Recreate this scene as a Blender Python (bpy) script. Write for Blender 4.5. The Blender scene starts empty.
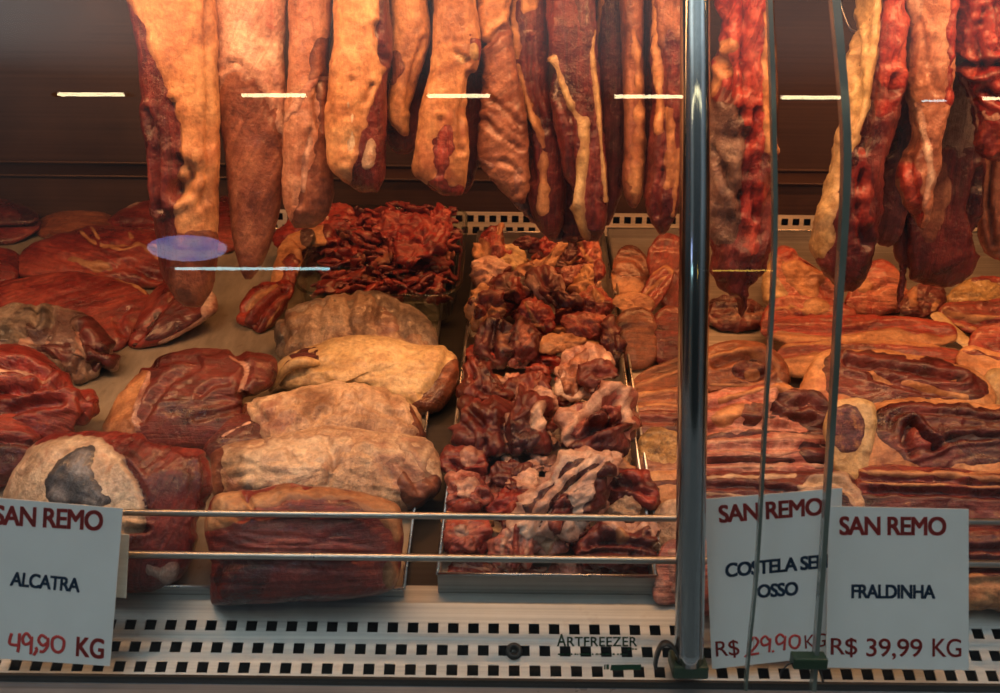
import bpy, math, random
import numpy as np
from mathutils import Vector, Matrix

random.seed(7)
RNG = np.random.default_rng(7)
SC = bpy.context.scene
COL = SC.collection

# ------------------------------------------------------------------ camera
F_PX, CX, CY = 950.0, 500.0, 346.5
PITCH = math.radians(15.0)
CP, SP = math.cos(PITCH), math.sin(PITCH)
CAM = np.array([0.0, 0.0, 1.5])
ROLL = 0.011
_U0 = np.array([0, SP, CP])
AX_F = np.array([0, CP, -SP])
AX_X = math.cos(ROLL) * np.array([1.0, 0, 0]) + math.sin(ROLL) * _U0
AX_U = math.cos(ROLL) * _U0 - math.sin(ROLL) * np.array([1.0, 0, 0])

def ray(px, py):
    return AX_F + AX_X * ((px - CX) / F_PX) + AX_U * ((CY - py) / F_PX)

def W(px, py, D):
    return CAM + ray(px, py) * D

def proj(P):
    d = P - CAM
    D = d @ AX_F
    return np.stack([CX + F_PX * (d @ AX_X) / D, CY - F_PX * (d @ AX_U) / D], -1)

SLOPE = 0.287
def deckz(y):
    return 1.006 + SLOPE * (y - 0.861)

def deckhit(px, py, lift=0.0):
    r = ray(px, py)
    D = (1.006 + lift - SLOPE * 0.861 - CAM[2]) / (r[2] - SLOPE * r[1])
    return CAM + r * D, D

cam_d = bpy.data.cameras.new('camera')
cam = bpy.data.objects.new('camera', cam_d)
COL.objects.link(cam)
cam.location = CAM
cam.rotation_euler = Matrix((AX_X, AX_U, -AX_F)).transposed().to_euler()
cam_d.sensor_width = 36
cam_d.lens = F_PX * 36 / 1000
cam_d.clip_start = 0.02
cam_d.dof.use_dof = True
cam_d.dof.focus_distance = 1.2
cam_d.dof.aperture_fstop = 9
SC.camera = cam

SC.view_settings.view_transform = 'Standard'
SC.view_settings.look = 'None'
SC.view_settings.gamma = 1
SC.view_settings.exposure = 0.0
SC.view_settings.use_curve_mapping = False

# ------------------------------------------------------------------ noise
def _h(i, j, k, s):
    n = (i.astype(np.int64) * 374761393 + j.astype(np.int64) * 668265263 + k.astype(np.int64) * 1274126177 + s * 974711) & 0xFFFFFFFF
    n = ((n ^ (n >> 13)) * 1274126177) & 0xFFFFFFFF
    n = ((n ^ (n >> 16)) * 2246822519) & 0xFFFFFFFF
    return ((n ^ (n >> 15)) & 0xFFFF) / 32767.5 - 1.0

def vnoise(P, s=0):
    I = np.floor(P).astype(np.int64)
    f = P - I
    f = f * f * f * (f * (f * 6 - 15) + 10)
    i, j, k = I[:, 0], I[:, 1], I[:, 2]
    x, y, z = f[:, 0], f[:, 1], f[:, 2]
    def L(a, b, t): return a + (b - a) * t
    return L(L(L(_h(i, j, k, s), _h(i + 1, j, k, s), x), L(_h(i, j + 1, k, s), _h(i + 1, j + 1, k, s), x), y),
             L(L(_h(i, j, k + 1, s), _h(i + 1, j, k + 1, s), x), L(_h(i, j + 1, k + 1, s), _h(i + 1, j + 1, k + 1, s), x), y), z)

def fbm(P, o=3, s=0):
    a, t = 0.0, 0.0
    for q in range(o):
        w = 0.5 ** q
        a = a + w * vnoise(P * 2 ** q + q * 17.3, s + q)
        t += w
    return a / t

# ------------------------------------------------------------------ materials
MATS = {}
def new_mat(name):
    m = bpy.data.materials.new(name)
    m.use_nodes = True
    nt = m.node_tree
    nt.nodes.clear()
    out = nt.nodes.new('ShaderNodeOutputMaterial')
    MATS[name] = m
    return m, nt, out

def N(nt, typ, **kw):
    n = nt.nodes.new(typ)
    for k, v in kw.items():
        if k in n.inputs.keys():
            n.inputs[k].default_value = v
        else:
            setattr(n, k, v)
    return n

def ramp(nt, src, stops):
    r = nt.nodes.new('ShaderNodeValToRGB')
    el = r.color_ramp.elements
    while len(el) < len(stops): el.new(0.5)
    for e, (p, c) in zip(el, stops):
        e.position = p
        e.color = (*c, 1) if len(c) == 3 else c
    nt.links.new(src, r.inputs[0])
    return r

def mixc(nt, fac, a, b, mode='MIX'):
    m = nt.nodes.new('ShaderNodeMix')
    m.data_type = 'RGBA'; m.blend_type = mode
    for sock, v in ((m.inputs[0], fac), (m.inputs[6], a), (m.inputs[7], b)):
        if hasattr(v, 'is_output'): nt.links.new(v, sock)
        elif isinstance(v, (int, float)): sock.default_value = v
        else: sock.default_value = (*v, 1)
    return m.outputs[2]

def flesh(name, c1, c2, c3, vein=(0.75, 0.5, 0.42), vamt=0.5, grain=0.85, rough=(0.22, 0.48), spot=None, bump=0.5, gscale=(18, 230), big=14, sss=0.0, vw=0.018, coat=0.4):
    m, nt, out = new_mat(name)
    L = nt.links.new
    tc = N(nt, 'ShaderNodeTexCoord'); oi = N(nt, 'ShaderNodeObjectInfo')
    sc = N(nt, 'ShaderNodeVectorMath', operation='SCALE'); sc.inputs[0].default_value = (37, 53, 71)
    L(oi.outputs['Random'], sc.inputs['Scale'])
    ad = N(nt, 'ShaderNodeVectorMath', operation='ADD'); L(tc.outputs['Object'], ad.inputs[0]); L(sc.outputs[0], ad.inputs[1])
    n1 = N(nt, 'ShaderNodeTexNoise', Scale=big, Detail=6.0, Roughness=0.62, Distortion=0.6); L(ad.outputs[0], n1.inputs['Vector'])
    base = ramp(nt, n1.outputs[0], [(0.36, tuple(x * .72 for x in c1)), (0.5, c2), (0.64, c3)]).outputs[0]
    mp = N(nt, 'ShaderNodeMapping'); mp.inputs['Scale'].default_value = (gscale[0], gscale[1], 1); L(tc.outputs['UV'], mp.inputs['Vector'])
    ng = N(nt, 'ShaderNodeTexNoise', Scale=1.0, Detail=5.0, Roughness=0.65, Distortion=0.8); L(mp.outputs[0], ng.inputs['Vector'])
    gr = ramp(nt, ng.outputs[0], [(0.3, (0.55, 0.5, 0.5)), (0.52, (1, 1, 1)), (0.75, (1.45, 1.5, 1.5))]).outputs[0]
    base = mixc(nt, grain, base, gr, 'MULTIPLY')
    mp2 = N(nt, 'ShaderNodeMapping'); mp2.inputs['Scale'].default_value = (gscale[0] * .45, gscale[1] * .3, 1); L(tc.outputs['UV'], mp2.inputs['Vector'])
    ng2 = N(nt, 'ShaderNodeTexNoise', Scale=1.0, Detail=4.0, Roughness=0.6, Distortion=1.2); L(mp2.outputs[0], ng2.inputs['Vector'])
    gr2 = ramp(nt, ng2.outputs[0], [(0.32, (0.5, 0.44, 0.44)), (0.5, (1, 1, 1)), (0.68, (1.25, 1.35, 1.35))]).outputs[0]
    base = mixc(nt, grain * .8, base, gr2, 'MULTIPLY')
    nv = N(nt, 'ShaderNodeTexNoise', Scale=big * 1.7, Detail=4.0, Roughness=0.55, Distortion=1.6); L(ad.outputs[0], nv.inputs['Vector'])
    s1 = N(nt, 'ShaderNodeMath', operation='SUBTRACT'); L(nv.outputs[0], s1.inputs[0]); s1.inputs[1].default_value = 0.5
    s2 = N(nt, 'ShaderNodeMath', operation='ABSOLUTE'); L(s1.outputs[0], s2.inputs[0])
    # veins come and go over the surface
    nm = N(nt, 'ShaderNodeTexNoise', Scale=big * 0.9, Detail=2.0); L(ad.outputs[0], nm.inputs['Vector'])
    vm = ramp(nt, nm.outputs[0], [(0.45, (0, 0, 0)), (0.62, (1, 1, 1))]).outputs[0]
    vr = ramp(nt, s2.outputs[0], [(0.0, ((vamt * .6 if vamt > .6 else vamt * .3),) * 3), (vw * .8, (0, 0, 0))]).outputs[0]
    mu = N(nt, 'ShaderNodeMath', operation='MULTIPLY'); L(vr, mu.inputs[0]); L(vm, mu.inputs[1])
    base = mixc(nt, mu.outputs[0], base, vein)
    nf = N(nt, 'ShaderNodeTexNoise', Scale=150.0, Detail=4.0, Roughness=0.7); L(ad.outputs[0], nf.inputs['Vector'])
    fr = ramp(nt, nf.outputs[0], [(0.3, (0.42,) * 3), (0.7, (1.4,) * 3)]).outputs[0]
    base = mixc(nt, 0.6, base, fr, 'MULTIPLY')
    nk = N(nt, 'ShaderNodeTexNoise', Scale=big * 3.6, Detail=5.0, Roughness=0.7, Distortion=0.9); L(ad.outputs[0], nk.inputs['Vector'])
    kr = ramp(nt, nk.outputs[0], [(0.35, (.70, .58, .56)), (0.52, (1, 1, 1)), (0.7, (1.12, 1.17, 1.15))]).outputs[0]
    base = mixc(nt, 0.7, base, kr, 'MULTIPLY')
    if spot:
        nsp = N(nt, 'ShaderNodeTexNoise', Scale=spot[1], Detail=5.0, Roughness=0.6, Distortion=0.5); L(ad.outputs[0], nsp.inputs['Vector'])
        sr = ramp(nt, nsp.outputs[0], [(spot[2], (0, 0, 0)), (spot[2] + 0.12, (spot[3],) * 3)]).outputs[0]
        base = mixc(nt, sr, base, spot[0])
    at = N(nt, 'ShaderNodeAttribute', attribute_name='thin')
    th_ = ramp(nt, at.outputs['Fac'], [(0.12, (0, 0, 0)), (0.95, (.8, .8, .8))]).outputs[0]
    nb = N(nt, 'ShaderNodeMath', operation='MULTIPLY'); L(th_, nb.inputs[0]); L(kr, nb.inputs[1])
    base = mixc(nt, nb.outputs[0], base, tuple(.35 * q for q in c2[:1]) + tuple(.25 * q for q in c2[1:]))
    b = N(nt, 'ShaderNodeBsdfPrincipled')
    L(base, b.inputs['Base Color'])
    rr = ramp(nt, n1.outputs[0], [(0.35, (rough[0],) * 3), (0.65, (rough[1],) * 3)]).outputs[0]
    L(rr, b.inputs['Roughness'])
    b.inputs['Coat Weight'].default_value = coat; b.inputs['Coat Roughness'].default_value = 0.22
    if sss:
        b.inputs['Subsurface Weight'].default_value = sss
        b.inputs['Subsurface Radius'].default_value = (0.006, 0.003, 0.002)
    hm = N(nt, 'ShaderNodeMath', operation='MULTIPLY_ADD'); L(ng.outputs[0], hm.inputs[0]); hm.inputs[1].default_value = 0.8; L(nf.outputs[0], hm.inputs[2])
    bp = N(nt, 'ShaderNodeBump', Strength=min(1.0, bump * 1.3), Distance=0.004); L(hm.outputs[0], bp.inputs['Height']); L(bp.outputs[0], b.inputs['Normal'])
    L(b.outputs[0], out.inputs[0])
    return m

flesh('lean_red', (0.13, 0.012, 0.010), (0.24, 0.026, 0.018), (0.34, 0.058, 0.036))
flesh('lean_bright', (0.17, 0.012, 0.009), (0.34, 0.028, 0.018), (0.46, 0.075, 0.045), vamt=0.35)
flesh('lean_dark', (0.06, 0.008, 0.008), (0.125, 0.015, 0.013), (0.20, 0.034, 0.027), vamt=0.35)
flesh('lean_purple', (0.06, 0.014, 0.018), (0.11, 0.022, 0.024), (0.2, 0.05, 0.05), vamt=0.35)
flesh('lean_brown', (0.16, 0.045, 0.02), (0.26, 0.075, 0.032), (0.36, 0.12, 0.055), vamt=0.4)
flesh('lean_pink', (0.32, 0.06, 0.05), (0.5, 0.16, 0.12), (0.68, 0.38, 0.30), vamt=0.8, vw=0.03)
flesh('marbled', (0.27, 0.03, 0.02), (0.4, 0.06, 0.04), (0.56, 0.2, 0.12), vamt=0.9, vw=0.035, vein=(0.75, 0.5, 0.36))
flesh('fat_cream', (0.62, 0.42, 0.27), (0.74, 0.56, 0.39), (0.82, 0.68, 0.51), vein=(0.5, 0.18, 0.11), vamt=0.35, grain=0.3, rough=(0.35, 0.55), spot=((0.5, 0.17, 0.1), 22, 0.6, 0.6), bump=0.45, gscale=(40, 110))
flesh('fat_yellow', (0.50, 0.31, 0.13), (0.63, 0.44, 0.21), (0.70, 0.54, 0.31), vein=(0.6, 0.3, 0.14), vamt=0.3, grain=0.25, rough=(0.38, 0.6), spot=((0.6, 0.3, 0.14), 16, 0.6, 0.4), bump=0.35, gscale=(25, 90))
flesh('fat_orange', (0.46, 0.19, 0.085), (0.58, 0.28, 0.125), (0.66, 0.38, 0.19), vein=(0.45, 0.12, 0.06), vamt=0.4, grain=0.3, rough=(0.36, 0.55), spot=((0.42, 0.11, 0.06), 16, 0.6, 0.45), bump=0.28, gscale=(25, 120), coat=.12)
flesh('fat_pink', (0.50, 0.21, 0.155), (0.70, 0.42, 0.32), (0.82, 0.62, 0.50), vein=(0.45, 0.12, 0.09), vamt=0.5, grain=0.45, rough=(0.3, 0.5), spot=((0.42, 0.1, 0.07), 24, 0.57, 0.7), bump=0.5, gscale=(14, 150))
flesh('fat_roll', (0.40, 0.22, 0.13), (0.66, 0.45, 0.29), (0.76, 0.58, 0.41), vein=(0.3, 0.12, 0.09), vamt=0.55, grain=0.5, rough=(0.35, 0.55), spot=((0.34, 0.13, 0.09), 17, 0.56, 0.75), bump=0.7, gscale=(90, 30), vw=0.03)
flesh('fat_grey', (0.09, 0.07, 0.06), (0.32, 0.24, 0.18), (0.52, 0.42, 0.33), vein=(0.12, 0.08, 0.07), vamt=0.5, grain=0.5, rough=(0.35, 0.55), spot=((0.13, 0.1, 0.1), 20, 0.55, 0.75), bump=0.7, gscale=(90, 30), vw=0.03)
flesh('membrane_pink', (0.30, 0.095, 0.055), (0.45, 0.19, 0.115), (0.56, 0.30, 0.20), vein=(0.7, 0.5, 0.38), vamt=0.35, grain=0.5, rough=(0.3, 0.5), gscale=(10, 120), bump=0.4)
flesh('membrane_brown', (0.15, 0.045, 0.026), (0.26, 0.088, 0.05), (0.37, 0.15, 0.085), vein=(0.55, 0.3, 0.2), vamt=0.3, grain=0.55, rough=(0.28, 0.5), gscale=(9, 110), bump=0.4)
flesh('membrane_grey', (0.10, 0.045, 0.04), (0.19, 0.10, 0.08), (0.34, 0.24, 0.19), vein=(0.42, 0.3, 0.25), vamt=0.4, grain=0.4, rough=(0.22, 0.45), bump=0.6)
flesh('bruise_grey', (0.045, 0.05, 0.065), (0.08, 0.085, 0.105), (0.34, 0.34, 0.36), vein=(0.5, 0.45, 0.4), vamt=0.3, grain=0.3, rough=(0.35, 0.55), bump=0.4, big=30)
flesh('tripe', (0.3, 0.17, 0.06), (0.45, 0.28, 0.1), (0.55, 0.38, 0.17), vein=(0.2, 0.1, 0.04), vamt=0.6, grain=0.5, rough=(0.4, 0.6), bump=1.0, gscale=(120, 120), big=40)
flesh('stamp_purple', (0.06, 0.015, 0.035), (0.15, 0.04, 0.06), (0.42, 0.2, 0.1), vamt=0.0, grain=0.3, rough=(0.4, 0.6), big=75)

def metal(name, col, rough, metallic=1.0, brush=(2, 220, 220), amt=0.25, bump=0.05, spots=0.0):
    m, nt, out = new_mat(name)
    L = nt.links.new
    tc = N(nt, 'ShaderNodeTexCoord')
    mp = N(nt, 'ShaderNodeMapping'); mp.inputs['Scale'].default_value = brush; L(tc.outputs['Object'], mp.inputs['Vector'])
    n = N(nt, 'ShaderNodeTexNoise', Scale=1.0, Detail=4.0, Roughness=0.6); L(mp.outputs[0], n.inputs['Vector'])
    n2 = N(nt, 'ShaderNodeTexNoise', Scale=9.0, Detail=6.0, Roughness=0.65); L(tc.outputs['Object'], n2.inputs['Vector'])
    lo = tuple(c * (1 - amt) for c in col); hi = tuple(min(1, c * (1 + amt)) for c in col)
    c1 = ramp(nt, n.outputs[0], [(0.3, lo), (0.7, hi)]).outputs[0]
    c2 = ramp(nt, n2.outputs[0], [(0.35, (1 - amt,) * 3), (0.65, (1, 1, 1))]).outputs[0]
    c = mixc(nt, 0.8, c1, c2, 'MULTIPLY')
    if spots:
        n3 = N(nt, 'ShaderNodeTexNoise', Scale=70.0, Detail=3.0); L(tc.outputs['Object'], n3.inputs['Vector'])
        r3 = ramp(nt, n3.outputs[0], [(0.62, (0, 0, 0)), (0.72, (spots,) * 3)]).outputs[0]
        c = mixc(nt, r3, c, (0.12, 0.05, 0.03))
    b = N(nt, 'ShaderNodeBsdfPrincipled', Metallic=metallic); L(c, b.inputs['Base Color'])
    rr = ramp(nt, n2.outputs[0], [(0.3, (rough * 0.8,) * 3), (0.7, (min(1, rough * 1.25),) * 3)]).outputs[0]
    L(rr, b.inputs['Roughness'])
    bp = N(nt, 'ShaderNodeBump', Strength=bump, Distance=0.001); L(n.outputs[0], bp.inputs['Height']); L(bp.outputs[0], b.inputs['Normal'])
    L(b.outputs[0], out.inputs[0])
    return m

metal('steel', (0.55, 0.55, 0.55), 0.28)
metal('steel_grille', (0.43, 0.46, 0.46), 0.42, metallic=0.6, amt=0.22, spots=0.12)
metal('steel_tray', (0.5, 0.48, 0.45), 0.38, metallic=0.85)
metal('steel_worn', (0.36, 0.32, 0.26), 0.55, metallic=0.35, brush=(60, 6, 60), amt=0.22, spots=0.25)
metal('steel_back', (0.085, 0.042, 0.024), 0.42, metallic=0.5, amt=0.2)
metal('steel_polished', (0.46, 0.48, 0.49), 0.10, amt=0.08, brush=(260, 260, 3), bump=0.0)
metal('steel_rod', (0.60, 0.57, 0.52), 0.3, brush=(20, 400, 400))
metal('rail_dark', (0.22, 0.26, 0.30), 0.3, metallic=0.3)
metal('steel_rear', (0.75, 0.68, 0.58), 0.5, metallic=0.2)
metal('steel_shaded', (0.03, 0.028, 0.026), 0.4, metallic=0.7)  # deck steel, near black: shade in the gaps between trays put into the colour
metal('black_rubber', (0.02, 0.022, 0.022), 0.5, metallic=0.0)
metal('dark_green', (0.02, 0.05, 0.025), 0.4, metallic=0.0)
metal('duct_shade', (0.012, 0.014, 0.016), 0.8, metallic=0.0)
metal('shop_floor', (0.12, 0.12, 0.12), 0.5, metallic=0.0)
metal('strip_white', (0.55, 0.58, 0.52), 0.5, metallic=0.0, amt=0.1)

def paint(name, col, rough=0.6, n_amt=0.06, scale=25.0):
    m, nt, out = new_mat(name)
    tc = N(nt, 'ShaderNodeTexCoord')
    n = N(nt, 'ShaderNodeTexNoise', Scale=scale, Detail=4.0); nt.links.new(tc.outputs['Object'], n.inputs['Vector'])
    r = ramp(nt, n.outputs[0], [(0.3, tuple(c * (1 - n_amt) for c in col)), (0.7, tuple(min(1, c * (1 + n_amt)) for c in col))])
    b = N(nt, 'ShaderNodeBsdfPrincipled', Roughness=rough); nt.links.new(r.outputs[0], b.inputs['Base Color'])
    nt.links.new(b.outputs[0], out.inputs[0])
    return m
paint('paper', (0.80, 0.84, 0.85), 0.55, 0.03)
paint('ink_red', (0.55, 0.045, 0.04), 0.6)
paint('ink_blue', (0.018, 0.065, 0.15), 0.6)
paint('ink_green', (0.008, 0.05, 0.022), 0.6)

def glassy(name, tint, ior=1.5, boost=1.0, rough=0.0):
    m, nt, out = new_mat(name)
    L = nt.links.new
    tr = N(nt, 'ShaderNodeBsdfTransparent'); tr.inputs[0].default_value = (*tint, 1)
    gl = N(nt, 'ShaderNodeBsdfGlossy', Roughness=rough)
    tc = N(nt, 'ShaderNodeTexCoord')
    n = N(nt, 'ShaderNodeTexNoise', Scale=3.0, Detail=3.0); L(tc.outputs['Object'], n.inputs['Vector'])
    cr = ramp(nt, n.outputs[0], [(0.3, (0.85,) * 3), (0.7, (1, 1, 1))]); L(cr.outputs[0], gl.inputs[0])
    fr = N(nt, 'ShaderNodeFresnel', IOR=ior)
    geo = N(nt, 'ShaderNodeNewGeometry')
    # only the outward-facing side reflects; the inner side of a thin pane is already in the boost
    iv = N(nt, 'ShaderNodeMath', operation='SUBTRACT'); iv.inputs[0].default_value = 1.0; L(geo.outputs['Backfacing'], iv.inputs[1])
    mu = N(nt, 'ShaderNodeMath', operation='MULTIPLY', use_clamp=True); L(fr.outputs[0], mu.inputs[0]); mu.inputs[1].default_value = boost
    m2 = N(nt, 'ShaderNodeMath', operation='MULTIPLY'); L(mu.outputs[0], m2.inputs[0]); L(iv.outputs[0], m2.inputs[1])
    mx = N(nt, 'ShaderNodeMixShader'); L(m2.outputs[0], mx.inputs[0]); L(tr.outputs[0], mx.inputs[1]); L(gl.outputs[0], mx.inputs[2])
    L(mx.outputs[0], out.inputs[0])
    return m
glassy('pane_glass', (0.97, 0.985, 0.98), boost=1.15)
glassy('dish_glass', (0.86, 0.88, 0.84), boost=1.6, rough=0.03)

def edge_mat():
    m, nt, out = new_mat('glass_edge')
    tc = N(nt, 'ShaderNodeTexCoord')
    n = N(nt, 'ShaderNodeTexNoise', Scale=14.0, Detail=3.0); nt.links.new(tc.outputs['Object'], n.inputs['Vector'])
    r = ramp(nt, n.outputs[0], [(0.3, (0.09, 0.12, 0.10)), (0.7, (0.17, 0.21, 0.19))])
    b = N(nt, 'ShaderNodeBsdfPrincipled', Roughness=0.2); b.inputs['Transmission Weight'].default_value = 0.25
    nt.links.new(r.outputs[0], b.inputs['Base Color']); nt.links.new(b.outputs[0], out.inputs[0])
edge_mat()

def lamp_mat(name, col, strength):
    m, nt, out = new_mat(name)
    e = N(nt, 'ShaderNodeEmission', Strength=strength); e.inputs[0].default_value = (*col, 1)
    nt.links.new(e.outputs[0], out.inputs[0])
lamp_mat('tube_warm', (1.0, 0.80, 0.45), 26)
lamp_mat('tube_gold', (1.0, 0.62, 0.10), 9)
lamp_mat('tube_teal', (0.55, 0.95, 1.0), 12)
def dome_mat():
    m, nt, out = new_mat('dome_blue')
    tc = N(nt, 'ShaderNodeTexCoord'); n = N(nt, 'ShaderNodeTexNoise', Scale=14.0, Detail=3.0); nt.links.new(tc.outputs['Object'], n.inputs['Vector'])
    r = ramp(nt, n.outputs[0], [(0.35, (.26, .34, .95)), (0.6, (.60, .68, 1.0))])
    e = N(nt, 'ShaderNodeEmission', Strength=4.6); nt.links.new(r.outputs[0], e.inputs[0]); nt.links.new(e.outputs[0], out.inputs[0])
dome_mat()

# ------------------------------------------------------------------ object helpers
def tag(o, label, cat, group=None):
    o['label'] = label; o['category'] = cat
    if group: o['group'] = group
    return o

def mkobj(name, V, Fc, mat, parent=None, origin=None, uv=None, smooth=True):
    V = np.asarray(V, float)
    if parent is not None:
        origin = np.array(parent['_org'])
    elif origin is None:
        origin = (V.min(0) + V.max(0)) / 2
    me = bpy.data.meshes.new(name)
    me.from_pydata((V - origin).tolist(), [], [list(map(int, f)) for f in Fc])
    if smooth:
        me.polygons.foreach_set('use_smooth', [True] * len(me.polygons))
    me.materials.append(MATS[mat])
    if uv is not None:
        ul = me.uv_layers.new(name='grain')
        li = np.empty(len(me.loops), int); me.loops.foreach_get('vertex_index', li)
        ul.data.foreach_set('uv', np.asarray(uv)[li].astype(np.float32).ravel())
    me.validate()
    o = bpy.data.objects.new(name, me)
    COL.objects.link(o)
    if parent is not None:
        o.parent = parent
    else:
        o.location = origin
    o['_org'] = [float(x) for x in origin]
    return o

def structure(o):
    o['kind'] = 'structure'
    return o

def empty(name, loc, label, cat, group=None):
    o = bpy.data.objects.new(name, None)
    COL.objects.link(o); o.location = loc
    o['_org'] = [float(x) for x in loc]
    return tag(o, label, cat, group)

class MB:
    def __init__(s): s.V = []; s.F = []
    def add(s, V, F):
        b = len(s.V); s.V += [tuple(map(float, v)) for v in V]; s.F += [tuple(i + b for i in f) for f in F]
    def box(s, x0, x1, y0, y1, z0, z1):
        s.add([(x0, y0, z0), (x1, y0, z0), (x1, y1, z0), (x0, y1, z0), (x0, y0, z1), (x1, y0, z1), (x1, y1, z1), (x0, y1, z1)],
              [(0, 3, 2, 1), (4, 5, 6, 7), (0, 1, 5, 4), (1, 2, 6, 5), (2, 3, 7, 6), (3, 0, 4, 7)])
    def hexa(s, a, b):      # bottom quad a, top quad b
        s.add(list(a) + list(b), [(0, 3, 2, 1), (4, 5, 6, 7), (0, 1, 5, 4), (1, 2, 6, 5), (2, 3, 7, 6), (3, 0, 4, 7)])
    def tube(s, pts, r, n=14, cap=True):
        pts = [np.asarray(p, float) for p in pts]
        rs = r if hasattr(r, '__len__') else [r] * len(pts)
        V = []; F = []
        a = None
        for i, p in enumerate(pts):
            t = pts[min(i + 1, len(pts) - 1)] - pts[max(i - 1, 0)]; t /= np.linalg.norm(t)
            if a is None:
                ref = np.array([0, 0, 1.0]) if abs(t[2]) < 0.8 else np.array([1.0, 0, 0])
                a = np.cross(t, ref)
            a = a - t * (a @ t); a /= np.linalg.norm(a); b = np.cross(a, t)
            for k in range(n):
                q = 2 * math.pi * k / n
                V.append(p + rs[i] * (a * math.cos(q) + b * math.sin(q)))
        for i in range(len(pts) - 1):
            for k in range(n):
                F.append((i * n + k, i * n + (k + 1) % n, (i + 1) * n + (k + 1) % n, (i + 1) * n + k))
        if cap:
            F.append(tuple(range(n))[::-1]); F.append(tuple((len(pts) - 1) * n + k for k in range(n)))
        s.add(V, F)
    def build(s, name, mat, parent=None, smooth=False, origin=None, bevel=0.0):
        o = mkobj(name, s.V, s.F, mat, parent, origin, smooth=smooth)
        if bevel:
            bv = o.modifiers.new('bevel', 'BEVEL'); bv.width = bevel; bv.segments = 2; bv.limit_method = 'ANGLE'
        return o

def pts_of(s):
    return np.array([[float(v) for v in q.split(',')] for q in s.split()])

def catmull(P, closed, n):
    P = np.asarray(P, float)
    m = len(P)
    out = []
    segs = m if closed else m - 1
    for i in range(segs):
        if closed: a, b, c, d = P[i - 1], P[i], P[(i + 1) % m], P[(i + 2) % m]
        else: a, b, c, d = P[max(i - 1, 0)], P[i], P[i + 1], P[min(i + 2, m - 1)]
        for t in np.linspace(0, 1, 12, endpoint=False):
            out.append(0.5 * ((2 * b) + (c - a) * t + (2 * a - 5 * b + 4 * c - d) * t * t + (3 * b - a - 3 * c + d) * t ** 3))
    if not closed: out.append(P[-1])
    out = np.array(out)
    Q = np.vstack([out, out[:1]]) if closed else out
    s = np.concatenate([[0], np.cumsum(np.linalg.norm(np.diff(Q, axis=0), axis=1))])
    u = np.linspace(0, s[-1], n, endpoint=not closed)
    return np.stack([np.interp(u, s, Q[:, k]) for k in range(P.shape[1])], -1)

def dist_line(p, L):
    d = np.full(len(p), 1e9)
    for a, b in zip(L[:-1], L[1:]):
        ab = b - a; t = np.clip(((p - a) @ ab) / (ab @ ab + 1e-9), 0, 1)
        d = np.minimum(d, np.linalg.norm(p - (a + t[:, None] * ab), axis=1))
    return d

def sdf(p, shape):
    """signed distance in photo units, positive inside; a shape is 'x,y x,y ...' (area) or 'w| x,y ...' (band of half-width w)"""
    if '|' in shape:
        w, s = shape.split('|')
        L = pts_of(s)
        if len(L) > 2: L = catmull(L, False, 40)
        return float(w) - dist_line(p, L)
    Q = catmull(pts_of(shape), True, 80)
    C = np.vstack([Q, Q[:1]])
    d = dist_line(p, C)
    ins = np.zeros(len(p), bool)
    for a, b in zip(C[:-1], C[1:]):
        c = ((a[1] > p[:, 1]) != (b[1] > p[:, 1]))
        xi = (b[0] - a[0]) * (p[:, 1] - a[1]) / (b[1] - a[1] + 1e-12) + a[0]
        ins ^= c & (p[:, 0] < xi)
    return np.where(ins, d, -d)

def normals(V, F):
    F = np.asarray(F)
    n = np.cross(V[F[:, 2]] - V[F[:, 0]], V[F[:, 3]] - V[F[:, 1]])
    Nn = np.zeros_like(V)
    for k in range(4): np.add.at(Nn, F[:, k], n)
    return Nn / (np.linalg.norm(Nn, axis=1)[:, None] + 1e-12)

def pieces(F, n):
    par = np.arange(n)
    def find(a):
        while par[a] != a:
            par[a] = par[par[a]]; a = par[a]
        return a
    for f in F:
        a = find(f[0])
        for b in f[1:]: par[find(b)] = a
    roots = np.array([find(f[0]) for f in F])
    return [F[roots == r] for r in np.unique(roots)]

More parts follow.
